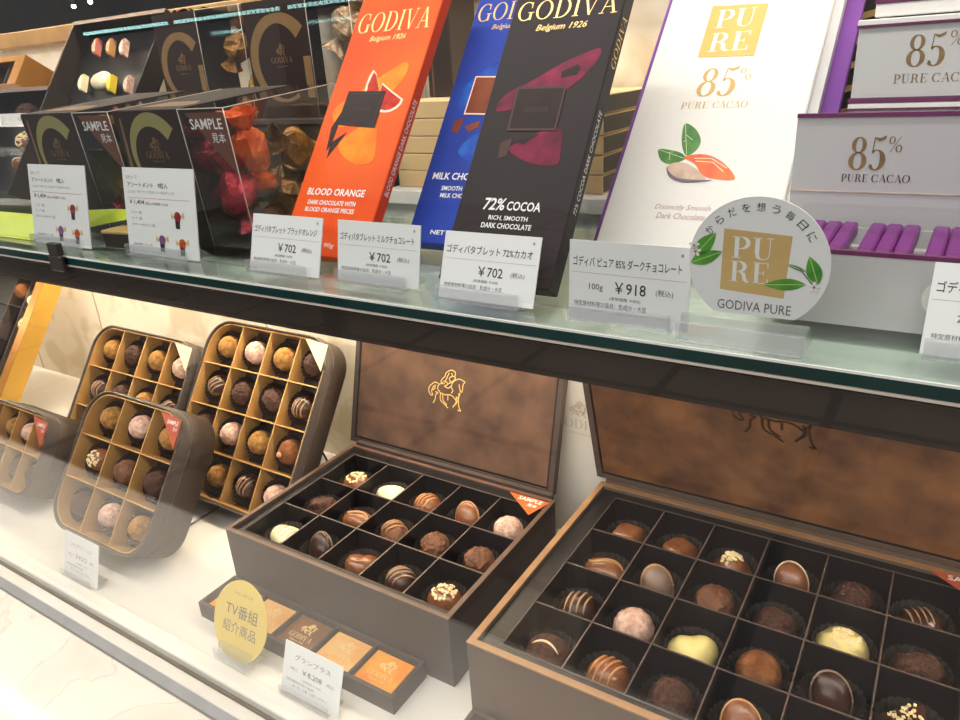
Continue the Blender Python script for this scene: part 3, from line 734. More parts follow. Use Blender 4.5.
b = MB(); yy = .0416
serif(b, '85', .0190, .0452, .0116, .0116, 'bronze_print', yy, k=.18)
serif(b, '%', .0308, .0515, .0046, .0054, 'bronze_print', yy)
serif(b, 'PURE', .0170, .0410, .0088, .0027, 'bronze_dark', yy, k=.15)
serif(b, 'CACAO', .0270, .0410, .0122, .0027, 'bronze_dark', yy, k=.15)
b.build('panel_lettering', p)
MB().prism([(.0590, .038), (.0700, .038), (.0700, .050), (.0590, .050)], yy-.0001, yy, 'bronze_print').build('printed_square', p)
MB().box(.002, L-.002, .0395, .0400, .0256, .0330, 'clear_plastic').build('plastic_window', o)
# the purple wrapped sticks, in threes
proto = None
b = MB().box(0, .0050, 0, .033, 0, .0054, 'purple_foil', bev=.0008)
b.add([(.0004, 0, .001), (.0048, 0, .001), (.0026, -.0008, .0032)], [(0, 1, 2)], 'purple_foil')
grp = ['first', 'second', 'third', 'fourth', 'fifth', 'sixth']; n = 0
for g in range(5):
    for k in range(3):
        x = -.052+.0088+g*.0196+k*.0053
        lab = '%s purple wrapped chocolate stick of the %s trio from left, in the open carton' % (['left', 'middle', 'right'][k], grp[g])
        if not proto: s = proto = b.build('chocolate_stick')
        else: s = proto.copy(); COL.objects.link(s)
        s.location = (x, .2628, ZS+.0196); s.rotation_euler = (R(5), 0, R(-2))
        tag(s, lab, 'chocolate', 'purple chocolate sticks in the carton')

# closed 85% boxes stacked behind
def closed_box(z, y, x, label, h=.0295, letter=True):
    o = thing('gift_carton', label, 'carton', (x, y, z), (0, 0, 0), 'grey 85% cartons stacked behind')
    MB().box(0, .26, 0, .05, .0014, h, 'grey_card_box', bev=.0005).build('body', o)
    MB().box(-.0006, .2606, -.0010, .0506, h, h+.0024, 'white_card_box', bev=.0004).box(-.0008, .2608, -.0012, .051, h-.0004, h+.0004, 'purple_dark').build('lid', o)
    MB().box(-.0008, .2608, -.0012, .0508, 0, .0014, 'purple_dark').build('purple_base', o)
    if letter:
        b = MB(); serif(b, '85', .0188, .0132, .0130, .0120, 'bronze_print', -.0001, k=.18); serif(b, '%', .0325, .0205, .0050, .0054, 'bronze_print', -.0001)
        serif(b, 'PURE', .0150, .0072, .0120, .0034, 'bronze_print', -.0001, k=.15); serif(b, 'CACAO', .0287, .0072, .0160, .0034, 'bronze_print', -.0001, k=.15)
        b.build('lettering', o)
closed_box(ZS, .360, -.0420, 'lowest pale grey closed carton hidden behind the raised 85% panel')
closed_box(ZS+.0321, .360, -.0420, 'middle pale grey closed carton, just above the raised 85% panel')
closed_box(ZS+.0642, .360, -.0420, 'upper pale grey 85% carton with purple base line at the top right')
for i, (z, y, x, lab) in enumerate(((.4073, .366, -.0375, 'flat white purple-edged carton lying directly on the upper grey 85% carton'), (.4140, .370, -.030, 'topmost flat white purple-edged carton at the top right corner'))):
    o = thing('flat_carton', lab, 'carton', (x, y, z), (0, 0, 0), 'flat white cartons at the top right')
    MB().box(0, .24, 0, .042, 0, .0052, 'white_card_box', bev=.0004).build('body', o)
    MB().box(-.0004, .2404, -.0005, .0424, .0052, .0066, 'purple_dark').build('purple_lid_edge', o)

# ------------------------------------------------------------------ candy cubes
def candy_mesh(body_m, fan_m, seed):
    random.seed(seed)
    b = MB(); b.blob(.0115, .0105, .0125, body_m, nu=10, nv=8, amp=.0035, freq=90, seed=seed*3.1, smooth=False, flat=-.9)
    fans = []
    for sgn in (1, -1):
        f = MB(); n = 9; V = [(0, 0, .0105*sgn)]; F = []
        for ring, (r, z) in enumerate(((.003, .0120), (.0065, .0165), (.0090, .0215))):
            for k in range(n):
                a = 2*PI*k/n; q = r*(1+.35*(k % 2))*random.uniform(.8, 1.2)
                V.append((q*math.cos(a), q*math.sin(a)*.8, sgn*(z+random.uniform(-.002, .002))))
        for k in range(n): F.append((0, 1+k, 1+(k+1) % n))
        for rg in range(2):
            for k in range(n): F.append((1+rg*n+k, 1+rg*n+(k+1) % n, 1+(rg+1)*n+(k+1) % n, 1+(rg+1)*n+k))
        f.add(V, F, fan_m, False); fans.append(f)
    return b, fans
CANDY = {}
def candy(kind, loc, rot, label):
    if kind not in CANDY:
        bm_, fm_ = {'red': ('f_red', 'f_pink'), 'orange': ('f_orange', 'f_orange'), 'gold': ('f_gold', 'f_gold'), 'yellow': ('f_yellow', 'f_gold'), 'green': ('f_green', 'f_gold'), 'champagne': ('f_silver', 'f_silver'), 'crimson': ('f_pink', 'f_pink')}[kind]
        b, fans = candy_mesh(bm_, fm_, len(CANDY)+2)
        o = thing('wrapped_candy', label, 'candy', loc, rot, 'foil wrapped candies in the clear cubes')
        b.build('wrapped_body', o)
        for f in fans: f.build('twisted_end', o)
        CANDY[kind] = o; return
    src = CANDY[kind]; o = src.copy(); COL.objects.link(o); o.location = loc; o.rotation_euler = rot; o['label'] = label
    for ch in src.children:
        cc = ch.copy(); COL.objects.link(cc); cc.parent = o
def ring_print(b, cx, cz, r, m, y, kx=1., full=False):
    """thick open C ring, blunt at the upper right and thinning down the left side"""
    P = []; W = []
    n = 26; a0, a1 = 38, (300 if full else 215)
    for i in range(n+1):
        t = i/n; a = R(a0+(a1-a0)*t); P.append((cx+kx*r*math.cos(a), cz+r*math.sin(a)))
        W.append(r*(.34*(1-t)**.8+.10) if not full else r*(.24*(1-t)+.14*abs(math.cos(a))+.04))
    b.ribbon(P, W, m, y)
    if full: b.ribbon([(cx+.95*kx*r, cz-.95*r), (cx+.95*kx*r, cz+.05*r)], [r*.26, r*.26], m, y)
def candy_cube(x, y, z, w, dp, h, pw, label, back=False, sticker=True, sub=None, pitch=0.):
    o = thing('candy_cube', label, 'candy box', (x, y, z), (R(pitch), 0, 0), 'clear candy cubes')
    e = .0005
    b = MB()
    b.box(pw, w, 0, e, 0, h, 'clear_plastic').box(w-e, w, e, dp, 0, h, 'clear_plastic').box(pw, w-e, e, dp, h-e, h, 'clear_plastic').box(pw, w-e, dp-e, dp, 0, h-e, 'clear_plastic')
    for e0, e1 in (((pw, 0, h), (w, 0, h)), ((w, 0, 0), (w, 0, h)), ((w, 0, h), (w, dp, h)), ((w, dp, 0), (w, dp, h)), ((pw, 0, 0), (pw, 0, h))): b.tube([e0, e1], .00028, 'edge_light', n=5)
    b.build('clear_shell', o)
    b = MB()
    b.box(0, pw, -.0003, .0005, 0, h, 'cube_brown').box(0, .0008, .0005, dp, 0, h, 'cube_brown').box(0, pw, .0005, dp, h-.0005, h+.0003, 'cube_brown').box(.0008, w-.001, .001, dp-.001, 0, .0008, 'cube_brown')
    b.build('printed_sleeve', o)
    b = MB(); yy = -.0004
    if back: ring_print(b, pw*.52, h*.50, pw*.44, 'cube_ring_gold', yy, kx=.98, full=True)
    else: ring_print(b, pw*.53, h*.66, pw*.36, 'cube_ring', yy)
    if not back:
        b.ribbon([(pw*.10, h*.95), (pw*.06, h*.6), (pw*.10, h*.2)], [.0016, .003, .0034], 'cube_ring_gold', yy)
        b.add([(pw*.18, dp*.12, h+.0004), (pw*.85, dp*.12, h+.0004), (pw*.9, dp*.2, h+.0004), (pw*.75, dp*.33, h+.0004), (pw*.3, dp*.33, h+.0004)], [(0, 1, 2, 3, 4)], 'cube_ring_gold')
    rider(b, lambda p: (pw*.53+(p[0]-106)*.00022, h*(.55 if back else .72)+(p[1]-60)*.00022), .0005, 'cube_ring_gold', yy)
    serif(b, 'GODIVA', pw*.36, h*(.475 if back else .655), pw*.34, .0042, 'cube_ring_gold', yy)
    b.text('Belgium 1926', pw*.53, h*(.435 if back else .625), w=pw*.17, h=.0014, m='cube_ring_gold', y=yy, align='C')
    b.build('printed_ring', o)
    if sticker:
        b = MB()
        b.prism([(pw+.006, h-.002), (w-.0005, h-.002), (w-.0005, h*.56)], -.0004, -.0001, 'sticker_brown')
        b.text('SAMPLE', w-.003, h-.0105, w=.0255, h=.0055, m='ink_white', y=-.0005, align='R', bold=.01)
        b.text('見本', w-.003, h-.0175, w=.0105, h=.0052, m='ink_white', y=-.0005, align='R')
        b.build('sample_sticker', o)
    return o
CW, CH, CD = .0961, .0764, .085
candy_cube(-.4167, .2686, ZS, CW, CD, CH, .0590, 'clear candy cube with dark ring label and orange and red candies, nearest the orange bar', pitch=5)
candy_cube(-.5178, .2686, ZS, CW, CD, CH, .0590, 'clear candy cube with dark ring label behind the leftmost assortment card', pitch=5)
cz = ZS+.0155
def at(cx, dx, dy, dz): return tuple(Matrix.Translation((cx, .2686, ZS)) @ Matrix.Rotation(R(5), 4, 'X') @ Vector((dx, dy, dz)))
for cx_, lab in ((-.4167, 'clear acrylic wedge raising the back of the right candy cube'), (-.5178, 'clear acrylic wedge raising the back of the left candy cube')):
    o = thing('acrylic_wedge', lab, 'stand', (cx_+.02, .325, ZS), (0, 0, 0), 'clear wedges under the candy cubes')
    MB().add([(0, 0, 0), (0, .025, 0), (0, .025, .0068), (0, 0, .0046), (.05, 0, 0), (.05, .025, 0), (.05, .025, .0068), (.05, 0, .0046)], [(0, 1, 2, 3), (4, 5, 6, 7), (0, 1, 5, 4), (1, 2, 6, 5), (2, 3, 7, 6), (3, 0, 4, 7)], 'clear_plastic').build('wedge', o)
c2 = -.4167
candy('orange', at(c2, .078, .026, .050), (R(20), R(10), 0), 'orange foil candy at the top of the right candy cube')
candy('red', at(c2, .072, .016, .028), (R(8), R(-8), 0), 'bright red foil candy in the front of the right candy cube')
candy('gold', at(c2, .074, .064, .043), (R(70), R(30), 0), 'antique gold candy at the upper back of the right candy cube')
candy('gold', at(c2, .077, .048, .017), (R(95), R(10), R(40)), 'antique gold candy at the bottom right of the right candy cube')
candy('gold', at(c2, .058, .066, .020), (R(50), R(80), R(20)), 'antique gold candy at the back of the right candy cube, behind the red one')
candy('champagne', at(c2, .083, .068, .014), (R(20), R(80), R(70)), 'champagne foil candy in the lower back corner of the right candy cube')
candy('champagne', at(c2, .052, .030, .018), (R(30), R(70), 0), 'champagne foil candy low down behind the ring label of the right cube')
candy('crimson', at(c2, .046, .022, .046), (R(20), R(8), 0), 'crimson candy beside the label edge inside the right candy cube')
c1 = -.5178
candy('green', at(c1, .064, .022, .048), (R(10), R(15), 0), 'dark green gold candy at the top of the left candy cube')
candy('yellow', at(c1, .078, .030, .040), (R(40), R(-20), 0), 'yellow gold candy in the middle of the left candy cube')
candy('red', at(c1, .078, .020, .016), (R(80), R(25), R(20)), 'red foil candy low in the left candy cube')
candy('gold', at(c1, .076, .060, .050), (R(40), R(40), 0), 'antique gold candy at the back of the left candy cube')

# riser and the second tier of boxes
o = thing('display_riser', 'dark riser block behind the candy cubes carrying the second row', 'riser', (-.57, .41, ZS))
MB().box(-.215, .228, 0, .100, .0, .0550, 'dark_sleeve').build('body', o)
MB().box(-.215, .228, -.002, .100, .0550, .0590, 'box_brown', bev=.0006).build('top', o)
ZR = ZS+.0592
candy_cube(-.5815, .420, ZR, .106, .080, .082, .0545, 'dark ringed candy cube on the riser, between the black choc box and another cube', back=True, sticker=False)
candy_cube(-.4720, .420, ZR, .106, .080, .082, .0650, 'dark ringed candy cube on the riser, left of the orange bar', back=True, sticker=False)
for (kx, dx, dy, dz, kind, lab) in ((-.5815, .072, .025, .055, 'gold', 'gold candy high in the left cube on the riser'), (-.5815, .085, .03, .022, 'yellow', 'yellow candy low in the left cube on the riser'), (-.5815, .070, .05, .018, 'orange', 'orange candy at the bottom of the left cube on the riser'),
        (-.4720, .085, .02, .062, 'champagne', 'champagne candy at the top of the right cube on the riser'), (-.4720, .088, .04, .036, 'champagne', 'champagne candy in the middle of the right cube on the riser'), (-.4720, .084, .025, .016, 'yellow', 'yellow candy at the bottom of the right cube on the riser')):
    candy(kind, (kx+dx, .420+dy, ZR+dz), (R(30), R(20), R(dx*900)), lab)
rb = MB()
for k in range(7):
    a = 2*PI*k/7
    rb.add([(0, 0, .001), (.020*math.cos(a-.35), .010*math.sin(a-.35), .004), (.024*math.cos(a), .012*math.sin(a), .0015), (.020*math.cos(a+.35), .010*math.sin(a+.35), .004)], [(0, 1, 2, 3)], 'ribbon_red')
rb = rb.build('ribbon_bow', loc=(-.560, .445, ZR+.0826)); tag(rb, 'dark red ribbon bow on top of the ringed cube by the black box', 'ribbon')

# ------------------------------------------------------------------ chocolates
def surf_line(b, rx, ry, rz, pts_, r, m, flat=-.62):
    P = []
    for (x, y) in pts_:
        k = 1-(x/rx)**2-(y/ry)**2
        P.append((x, y, rz*math.sqrt(max(.02, k))*1.0))
    b.tube(P, r, m, n=6, taper=True)
def beads(b, n, rx, ry, rz, s, m, seed, spread=.75, top=.2):
    rnd = random.Random(seed)
    for i in range(n):
        a = rnd.uniform(0, 2*PI); q = spread*math.sqrt(rnd.random())
        x, y = rx*q*math.cos(a), ry*q*math.sin(a); z = rz*math.sqrt(max(.03, 1-q*q))
        T = Matrix.Translation((x, y, z)) @ Matrix.Rotation(rnd.uniform(0, 3), 4, 'X') @ Matrix.Rotation(rnd.uniform(0, 3), 4, 'Z')
        b.box(-s, s, -s*.8, s*.8, -s*.7, s*.7, m, T, bev=s*.35)
def make_choc(kind):
    """list of (part name, MB); one-piece chocolates return a single entry"""
    r = .0125
    if kind in ('gold', 'pink', 'dark', 'milkr', 'cocoa'):
        m = {'gold': 'c_gold', 'pink': 'c_pink', 'dark': 'c_dark', 'milkr': 'c_milk_rough', 'cocoa': 'c_cocoa'}[kind]
        amp = .0009 if kind in ('dark', 'milkr') else .00045
        return [('body', MB().blob(r, r*.97, r*1.0, m, amp=amp, freq=420 if kind in ('dark', 'milkr') else 260, nu=44, nv=30, seed=len(kind), flat=-.86))]
    if kind == 'darkoval': return [('body', MB().blob(r*1.2, r*.9, r*.95, 'c_dark', amp=.0013, freq=260, nu=36, nv=24, flat=-.7))]
    if kind in ('swirl', 'swirlm'):
        m, s = ('c_darkgloss', 'c_stripe') if kind == 'swirl' else ('c_milk', 'c_stripe_milk')
        st = MB()
        for q in (-.55, -.2, .15, .5):
            surf_line(st, r*1.05, r*1.0, r*1.02, [(r*(q+.28*math.sin(t*1.6)), r*t) for t in [-.8+.1*i for i in range(17)] if (q+.28*math.sin(t*1.6))**2+t*t < .93], .00085, s)
        return [('body', MB().blob(r*1.05, r, r, m, flat=-.6, nu=32)), ('icing_stripes', st)]
    if kind in ('disc_milk', 'disc_dark', 'disc_grey', 'disc_rim'):
        m = {'disc_milk': 'c_milk', 'disc_dark': 'c_darkgloss', 'disc_grey': 'c_grey', 'disc_rim': 'c_milk'}[kind]
        rm = {'disc_milk': 'c_hazel', 'disc_dark': 'c_grey', 'disc_grey': 'c_hazel', 'disc_rim': 'c_rim'}[kind]
        T = Matrix.Rotation(R(-22), 4, 'Y') @ Matrix.Rotation(R(-28), 4, 'X') @ Matrix.Rotation(R(24), 4, 'Z') @ Matrix.Rotation(R(90), 4, 'X')
        b = MB().blob(r*.80, r*1.06, r*.38, m, T, flat=-.3, nu=32, nv=16)
        n = 40; Q = [T @ Vector((r*.80*math.cos(2*PI*i/n), r*1.06*math.sin(2*PI*i/n), -.0006)) for i in range(n+1)]
        return [('body', b), ('pale_rim', MB().tube(Q, .0009, rm, n=6))]
    if kind in ('white', 'white_striped'):
        b = MB().blob(r*1.25, r*.9, r*.8, 'c_cream', flat=-.6, nu=32, fn=lambda q: (q.x, q.y*(1+.18*math.sin(q.x/r*2)), q.z))
        if kind == 'white': return [('body', b)]
        st = MB()
        for q in (-.7, -.35, 0, .35, .7): surf_line(st, r*1.25, r*.9, r*.82, [(r*(q+.15*t), r*t) for t in [-.55+.1*i for i in range(12)]], .0007, 'c_rim')
        return [('body', b), ('icing_stripes', st)]
    if kind == 'milk_nibs':
        nb = MB(); beads(nb, 38, r*1.02, r*.9, r*1.0, .0013, 'c_nut', 5, .72)
        return [('body', MB().blob(r*1.1, r*.95, r, 'c_milk', flat=-.6, nu=32)), ('nut_sprinkles', nb)]
    if kind == 'milk_twist':
        st = MB(); surf_line(st, r*1.3, r*.9, r*.88, [(r*t, r*.35*math.sin(t*2.5)) for t in [-1+.1*i for i in range(21)]], .0016, 'c_hazel')
        return [('body', MB().blob(r*1.3, r*.88, r*.85, 'c_milk', flat=-.6, nu=32, fn=lambda q: (q.x, q.y+.002*math.sin(q.x/r*2), q.z))), ('twist_ridge', st)]
    if kind in ('heart_milk', 'heart_cream'):
        def hf(q):
            k = q.y/r
            return (q.x*(1+.25*k), q.y, q.z*(1-.28*math.exp(-(q.x/(r*.35))**2)*max(0, k+.4)))
        return [('body', MB().blob(r*1.15, r*1.0, r*.85, 'c_milk' if kind == 'heart_milk' else 'c_yellow', flat=-.6, nu=36, nv=22, fn=hf))]
    if kind in ('square_milk', 'square_cocoa'):
        m = 'c_milk' if kind == 'square_milk' else 'c_dark'
        return [('body', MB().blob(r*.95, r*.88, r*.74, m, p=3.0, flat=-.9, nu=48, nv=30, amp=.0004, freq=180))]
    if kind == 'pyramid':
        nb = MB(); beads(nb, 40, r*.6, r*.6, r*.55, .0012, 'c_nut', 9, .95)
        for v in nb.v: v.z += r*.45
        return [('body', MB().blob(r*1.1, r*1.05, r*1.0, 'c_milk', flat=-.8, nu=28, fn=lambda q: (q.x*(1-.45*max(0, q.z)/r), q.y*(1-.45*max(0, q.z)/r), q.z))), ('nut_sprinkles', nb)]
    if kind == 'cream_nut':
        nb = MB(); beads(nb, 45, r*1.0, r*.95, r*.95, .0014, 'c_nut', 3, .7)
        return [('body', MB().blob(r*1.18, r*1.1, r*.95, 'c_yellow', flat=-.6, nu=32, amp=.0012, freq=110)), ('nut_sprinkles', nb)]
    if kind == 'triangle':
        nb = MB()
        rnd = random.Random(4)
        for i in range(46):
            u, v = rnd.random(), rnd.random()
            if u+v > 1: u, v = 1-u, 1-v
            x = -r*1.0+u*2.0*r; y = -r*.7+v*1.6*r; x += v*r*.8
            nb.box(-.0007, .0007, -.0007, .0007, -.0005, .0005, 'c_nut', Matrix.Translation((x*.85, y*.85, r*.78)) @ Matrix.Rotation(rnd.random()*3, 4, 'Z'))
        b = MB(); A = [(-r*1.15, -r*.8), (r*1.15, -r*.8), (r*.1, r*1.1)]
        V = [(x, y, -r*.6) for x, y in A]+[(x, y, r*.5) for x, y in A]+[(x*.86, y*.86, r*.76) for x, y in A]
        b.add(V, [(0, 1, 2), (0, 1, 4, 3), (1, 2, 5, 4), (2, 0, 3, 5), (3, 4, 7, 6), (4, 5, 8, 7), (5, 3, 6, 8), (6, 7, 8)], 'c_darkgloss')
        return [('body', b), ('gold_sprinkles', nb)]
    if kind == 'hazel':
        return [('body', MB().blob(r, r, r, 'c_cocoa', flat=-.8, nu=32, amp=.0006, freq=120)), ('nut_tip', MB().blob(.003, .003, .003, 'c_hazel', Matrix.Translation((-.003, -.004, r*.95))))]
    if kind == 'rough_stripe':
        st = MB()
        for q in (-.5, -.1, .3): surf_line(st, r*1.15, r*.95, r*1.0, [(r*(q+.3*t), r*t) for t in [-.7+.1*i for i in range(15)]], .0008, 'c_hazel')
        return [('body', MB().blob(r*1.12, r*.92, r*.95, 'c_milk_rough', flat=-.6, nu=34, nv=22, amp=.0010, freq=200)), ('icing_stripes', st)]
    if kind == 'dark_stripe':
        st = MB()
        for q in (-.6, -.3, 0, .3): surf_line(st, r*1.15, r*.95, r*.85, [(r*(q), r*t) for t in [-.6+.1*i for i in range(13)] if q*q+t*t < .9], .0006, 'c_stripe')
        return [('body', MB().blob(r*1.15, r*.95, r*.8, 'c_darkgloss', flat=-.6, nu=32)), ('icing_stripes', st)]
    if kind.startswith('coin'):
        m = {'coin_pink': 'c_rose', 'coin_milk': 'c_hazel', 'coin_white': 'c_cream', 'coin_yellow': 'c_lemon', 'coin_swirl': 'c_pink'}[kind]
        b = MB(); n = 20
        ring = [(-.004+r*.75*math.cos(R(90+180*i/n)), r*.98*math.sin(R(90+180*i/n))) for i in range(n+1)]
        V = [(x, y, -.004) for x, y in ring]+[(x, y, .003) for x, y in ring]+[(-.004+(x+.004)*.75, y*.8, .0052) for x, y in ring]; k = n+1
        b.add(V, [list(range(k)), list(range(2*k, 3*k)), (0, n, k+n, k), (k, k+n, 2*k+n, 2*k)]+[(i, i+1, k+i+1, k+i) for i in range(n)]+[(k+i, k+i+1, 2*k+i+1, 2*k+i) for i in range(n)], m, False)
        return [('body', b)]
    if kind == 'half_stripe':
        st = MB(); surf_line(st, r*1.15, r*1.05, r*.97, [(r*t, r*(-.35+.4*(1-t*t))-.002) for t in [-.7+.1*i for i in range(15)]], .0008, 'c_rim')
        return [('body', MB().blob(r*1.15, r*1.05, r*.95, 'c_dark', flat=-.6, nu=34, nv=20, amp=.0004, freq=200)), ('icing_stripe', st)]
    raise KeyError(kind)
DESC = {'gold': 'golden cocoa-dusted truffle', 'pink': 'pale pink sugar-dusted truffle', 'dark': 'dark crumb-coated truffle', 'milkr': 'rough milk chocolate ball', 'cocoa': 'cocoa-powdered brown truffle',
        'darkoval': 'dark crumbly oval', 'swirl': 'dark chocolate with cream stripes', 'swirlm': 'milk chocolate with caramel stripes', 'disc_milk': 'tilted milk oval disc', 'disc_dark': 'tilted dark oval disc',
        'disc_grey': 'tilted greyish oval disc', 'disc_rim': 'tilted oval disc with pale rim', 'white': 'ivory white chocolate', 'white_striped': 'ivory striped white chocolate', 'milk_nibs': 'milk chocolate topped with nut bits',
        'milk_twist': 'glossy twisted milk chocolate', 'heart_milk': 'milk chocolate heart', 'heart_cream': 'pale yellow chocolate heart', 'square_milk': 'glossy square milk chocolate', 'square_cocoa': 'dark cocoa square',
        'pyramid': 'milk chocolate peak with white nut bits', 'cream_nut': 'yellow cream chocolate with chopped nuts', 'triangle': 'dark triangle with gold sprinkles', 'hazel': 'brown truffle with hazelnut tip',
        'rough_stripe': 'rough striped milk chocolate', 'dark_stripe': 'glossy dark striped chocolate', 'half_stripe': 'dark dome with one pale stripe', 'coin_pink': '', 'coin_milk': '', 'coin_white': '', 'coin_yellow': '', 'coin_swirl': ''}
NAME = {k: ('truffle' if k in ('gold', 'pink', 'dark', 'milkr', 'cocoa', 'hazel') else 'praline') for k in DESC}
PROTO = {}
def put_choc(kind, mtx, label, group):
    if kind not in PROTO:
        parts = make_choc(kind)
        if len(parts) == 1:
            o = parts[0][1].build(NAME[kind])
        else:
            o = bpy.data.objects.new(NAME[kind], None); o.empty_display_size = .005; COL.objects.link(o)
            for nme, mb in parts: mb.build(nme, o)
        PROTO[kind] = o
    else:
        src = PROTO[kind]; o = src.copy(); COL.objects.link(o)
        for ch in src.children:
            cc = ch.copy(); COL.objects.link(cc); cc.parent = o
    o.matrix_world = mtx
    return tag(o, label, 'chocolate', group)
CUPM = {}
def put_cup(m, mtx, label, group):
    if m not in CUPM:
        b = MB().lathe([(.0002, .0002), (.0118, .0002)], m, 48).lathe([(.0118, .0002), (.0135, .006), (.0152, .0125)], m, 48, flute=.035, smooth=False)
        o = CUPM[m] = b.build('paper_cup')
    else: o = CUPM[m].copy(); COL.objects.link(o)
    o.matrix_world = mtx
    return tag(o, label, 'paper cup', group)
ORD = ['first', 'second', 'third', 'fourth', 'fifth', 'sixth']
rng = random.Random(11)
def fill(frame, grid, cols, rows, rownames, where, sc, cupm, up, spin=.5, jit=.0008, lift=None, cupsc=1.12):
    """frame: matrix of the tray (x right, y towards the back, z out of the cells)"""
    for r_, row in enumerate(grid):
        for c_, kind in enumerate(row):
            if not kind: continue
            x, y = cols[c_]+rng.uniform(-jit, jit), rows[r_]+rng.uniform(-jit, jit)
            pos = '%s row, %s from left, %s' % (rownames[r_], ORD[c_], where)
            base = frame @ Matrix.Translation((x, y, up))
            put_cup(cupm, base @ Matrix.Scale(sc*cupsc, 4), 'dark fluted paper cup in %s' % pos, 'paper cups in the chocolate boxes')
            lo = .0124*.86 if kind in ('gold', 'pink', 'dark', 'milkr', 'cocoa', 'hazel') else (.0120 if kind.startswith('disc') else .0082)
            sp = rng.uniform(-spin, spin)
            if kind.startswith('disc'): sp *= .3
            put_choc(kind, base @ Matrix.Translation((0, 0, .0006+lo*sc)) @ Matrix.Rotation(sp, 4, 'Z') @ Matrix.Scale(sc, 4), '%s, %s' % (DESC[kind], pos), 'chocolates in the open boxes')

# ------------------------------------------------------------------ open gift boxes
def open_box(name, label, x0, x1, y0, y1, h, cols, rows, floor_z, mats, inset, lid, emblem, rim_w=.0035):
    """cols / rows: lists of divider edges including both ends (world x, y)"""
    o = thing(name, label, 'gift box', (x0, y0, 0)); W, Dp = x1-x0, y1-y0
    bm_, rm_ = mats
    b = MB(); t = rim_w
    b.box(0, W, 0, t, 0, h-.001, bm_).box(0, W, Dp-t, Dp, 0, h-.001, bm_).box(0, t, t, Dp-t, 0, h-.001, bm_).box(W-t, W, t, Dp-t, 0, h-.001, bm_).box(t, W-t, t, Dp-t, 0, .003, bm_)
    b.build('body', o)
    b = MB(); b.box(-.0003, W+.0003, -.0003, t, h-.001, h, rm_).box(-.0003, W+.0003, Dp-t, Dp+.0003, h-.001, h, rm_).box(-.0003, t, t, Dp-t, h-.001, h, rm_).box(W-t, W+.0003, t, Dp-t, h-.001, h, rm_)
    b.build('rim', o)
    tr = MB(); zt = h-inset; cx = [c-x0 for c in cols]; ry = [r-y0 for r in rows]
    tr.box(cx[0]-.001, cx[-1]+.001, ry[0]-.001, ry[-1]+.001, floor_z-.001, floor_z, 'tray_black')
    # sloping shoulder from the tray up to the wall
    X0, X1, Y0, Y1 = t+.0003, W-t-.0003, t+.0003, Dp-t-.0003
    V = [(X0, Y0, zt), (X1, Y0, zt), (X1, Y1, zt), (X0, Y1, zt), (cx[0], ry[0], zt), (cx[-1], ry[0], zt), (cx[-1], ry[-1], zt), (cx[0], ry[-1], zt),
         (cx[0], ry[0], floor_z), (cx[-1], ry[0], floor_z), (cx[-1], ry[-1], floor_z), (cx[0], ry[-1], floor_z)]
    tr.add(V, [(i, (i+1) % 4, 4+(i+1) % 4, 4+i) for i in range(4)]+[(4+i, 4+(i+1) % 4, 8+(i+1) % 4, 8+i) for i in range(4)], 'tray_black')
    tr = tr.build('tray', o)
    b = MB()
    for c in cx[1:-1]: b.box(c-.0005, c+.0005, ry[0], ry[-1], floor_z, zt-.0012, 'tray_black').box(c-.0005, c+.0005, ry[0], ry[-1], zt-.0012, zt-.0006, 'divider')
    for r in ry[1:-1]: b.box(cx[0], cx[-1], r-.0005, r+.0005, floor_z, zt-.0014, 'tray_black').box(cx[0], cx[-1], r-.0005, r+.0005, zt-.0014, zt-.0008, 'divider')
    b.tube([(cx[0], ry[0], zt), (cx[-1], ry[0], zt), (cx[-1], ry[-1], zt), (cx[0], ry[-1], zt), (cx[0], ry[0], zt)], .0005, 'divider', n=5)
    b.build('divider_grid', tr)
    MB().box(.004, W-.004, Dp+.0004, Dp+.0052, h-.030, h+.0030, bm_).build('hinge_strip', o)
    # lid, hinged at the back
    lean, lh, sm_, lx0, lx1, ly, lz = lid
    T = Matrix.Translation((lx0-x0, ly-y0, lz)) @ Matrix.Rotation(-R(lean), 4, 'X')
    lw = lx1-lx0; e = .005
    l = MB().box(e, lw-e, .0015, .0045, .004, lh-.004, sm_, T).build('lid', o)
    b = MB().box(0, lw, .0, .0075, 0, .004, bm_, T).box(0, lw, .0, .0075, lh-.004, lh, bm_, T).box(0, e, .0, .0075, .004, lh-.004, bm_, T).box(lw-e, lw, 0, .0075, .004, lh-.004, bm_, T).box(e, lw-e, .0046, .0075, .004, lh-.004, bm_, T)
    b.box(e, lw-e, .0009, .0014, .0045, .0062, 'tray_black', T).box(lw-e-.0016, lw-e, .0009, .0014, .006, lh-.006, 'tray_black', T).box(e, e+.0010, .0009, .0014, .006, lh-.006, 'tray_black', T)
    b.build('lid_frame', l)
    b = MB(); f, wdt, em = emblem
    rider(b, f, wdt, em, .0013, T); b.build('rider_emblem', l)
    return o
def corner_sticker(o, pts3, m, txt_T, size=1., big=True):
    b = MB(); b.add(pts3, [(0, 1, 2)], m)
    b.text('SAMPLE', 0, .0002, w=.0125*size, h=.0028*size, m='ink_white', T=txt_T, bold=.02)
    b.text('見本', .0065*size, -.0036*size, w=.0052*size, h=.0026*size, m='ink_white', T=txt_T, bold=.02)
    return b.build('sample_sticker', o)
def lin_s(a, b_, n): return [a+(b_-a)*i/n for i in range(n+1)]
def mids(l): return [(l[i]+l[i+1])/2 for i in range(len(l)-1)]

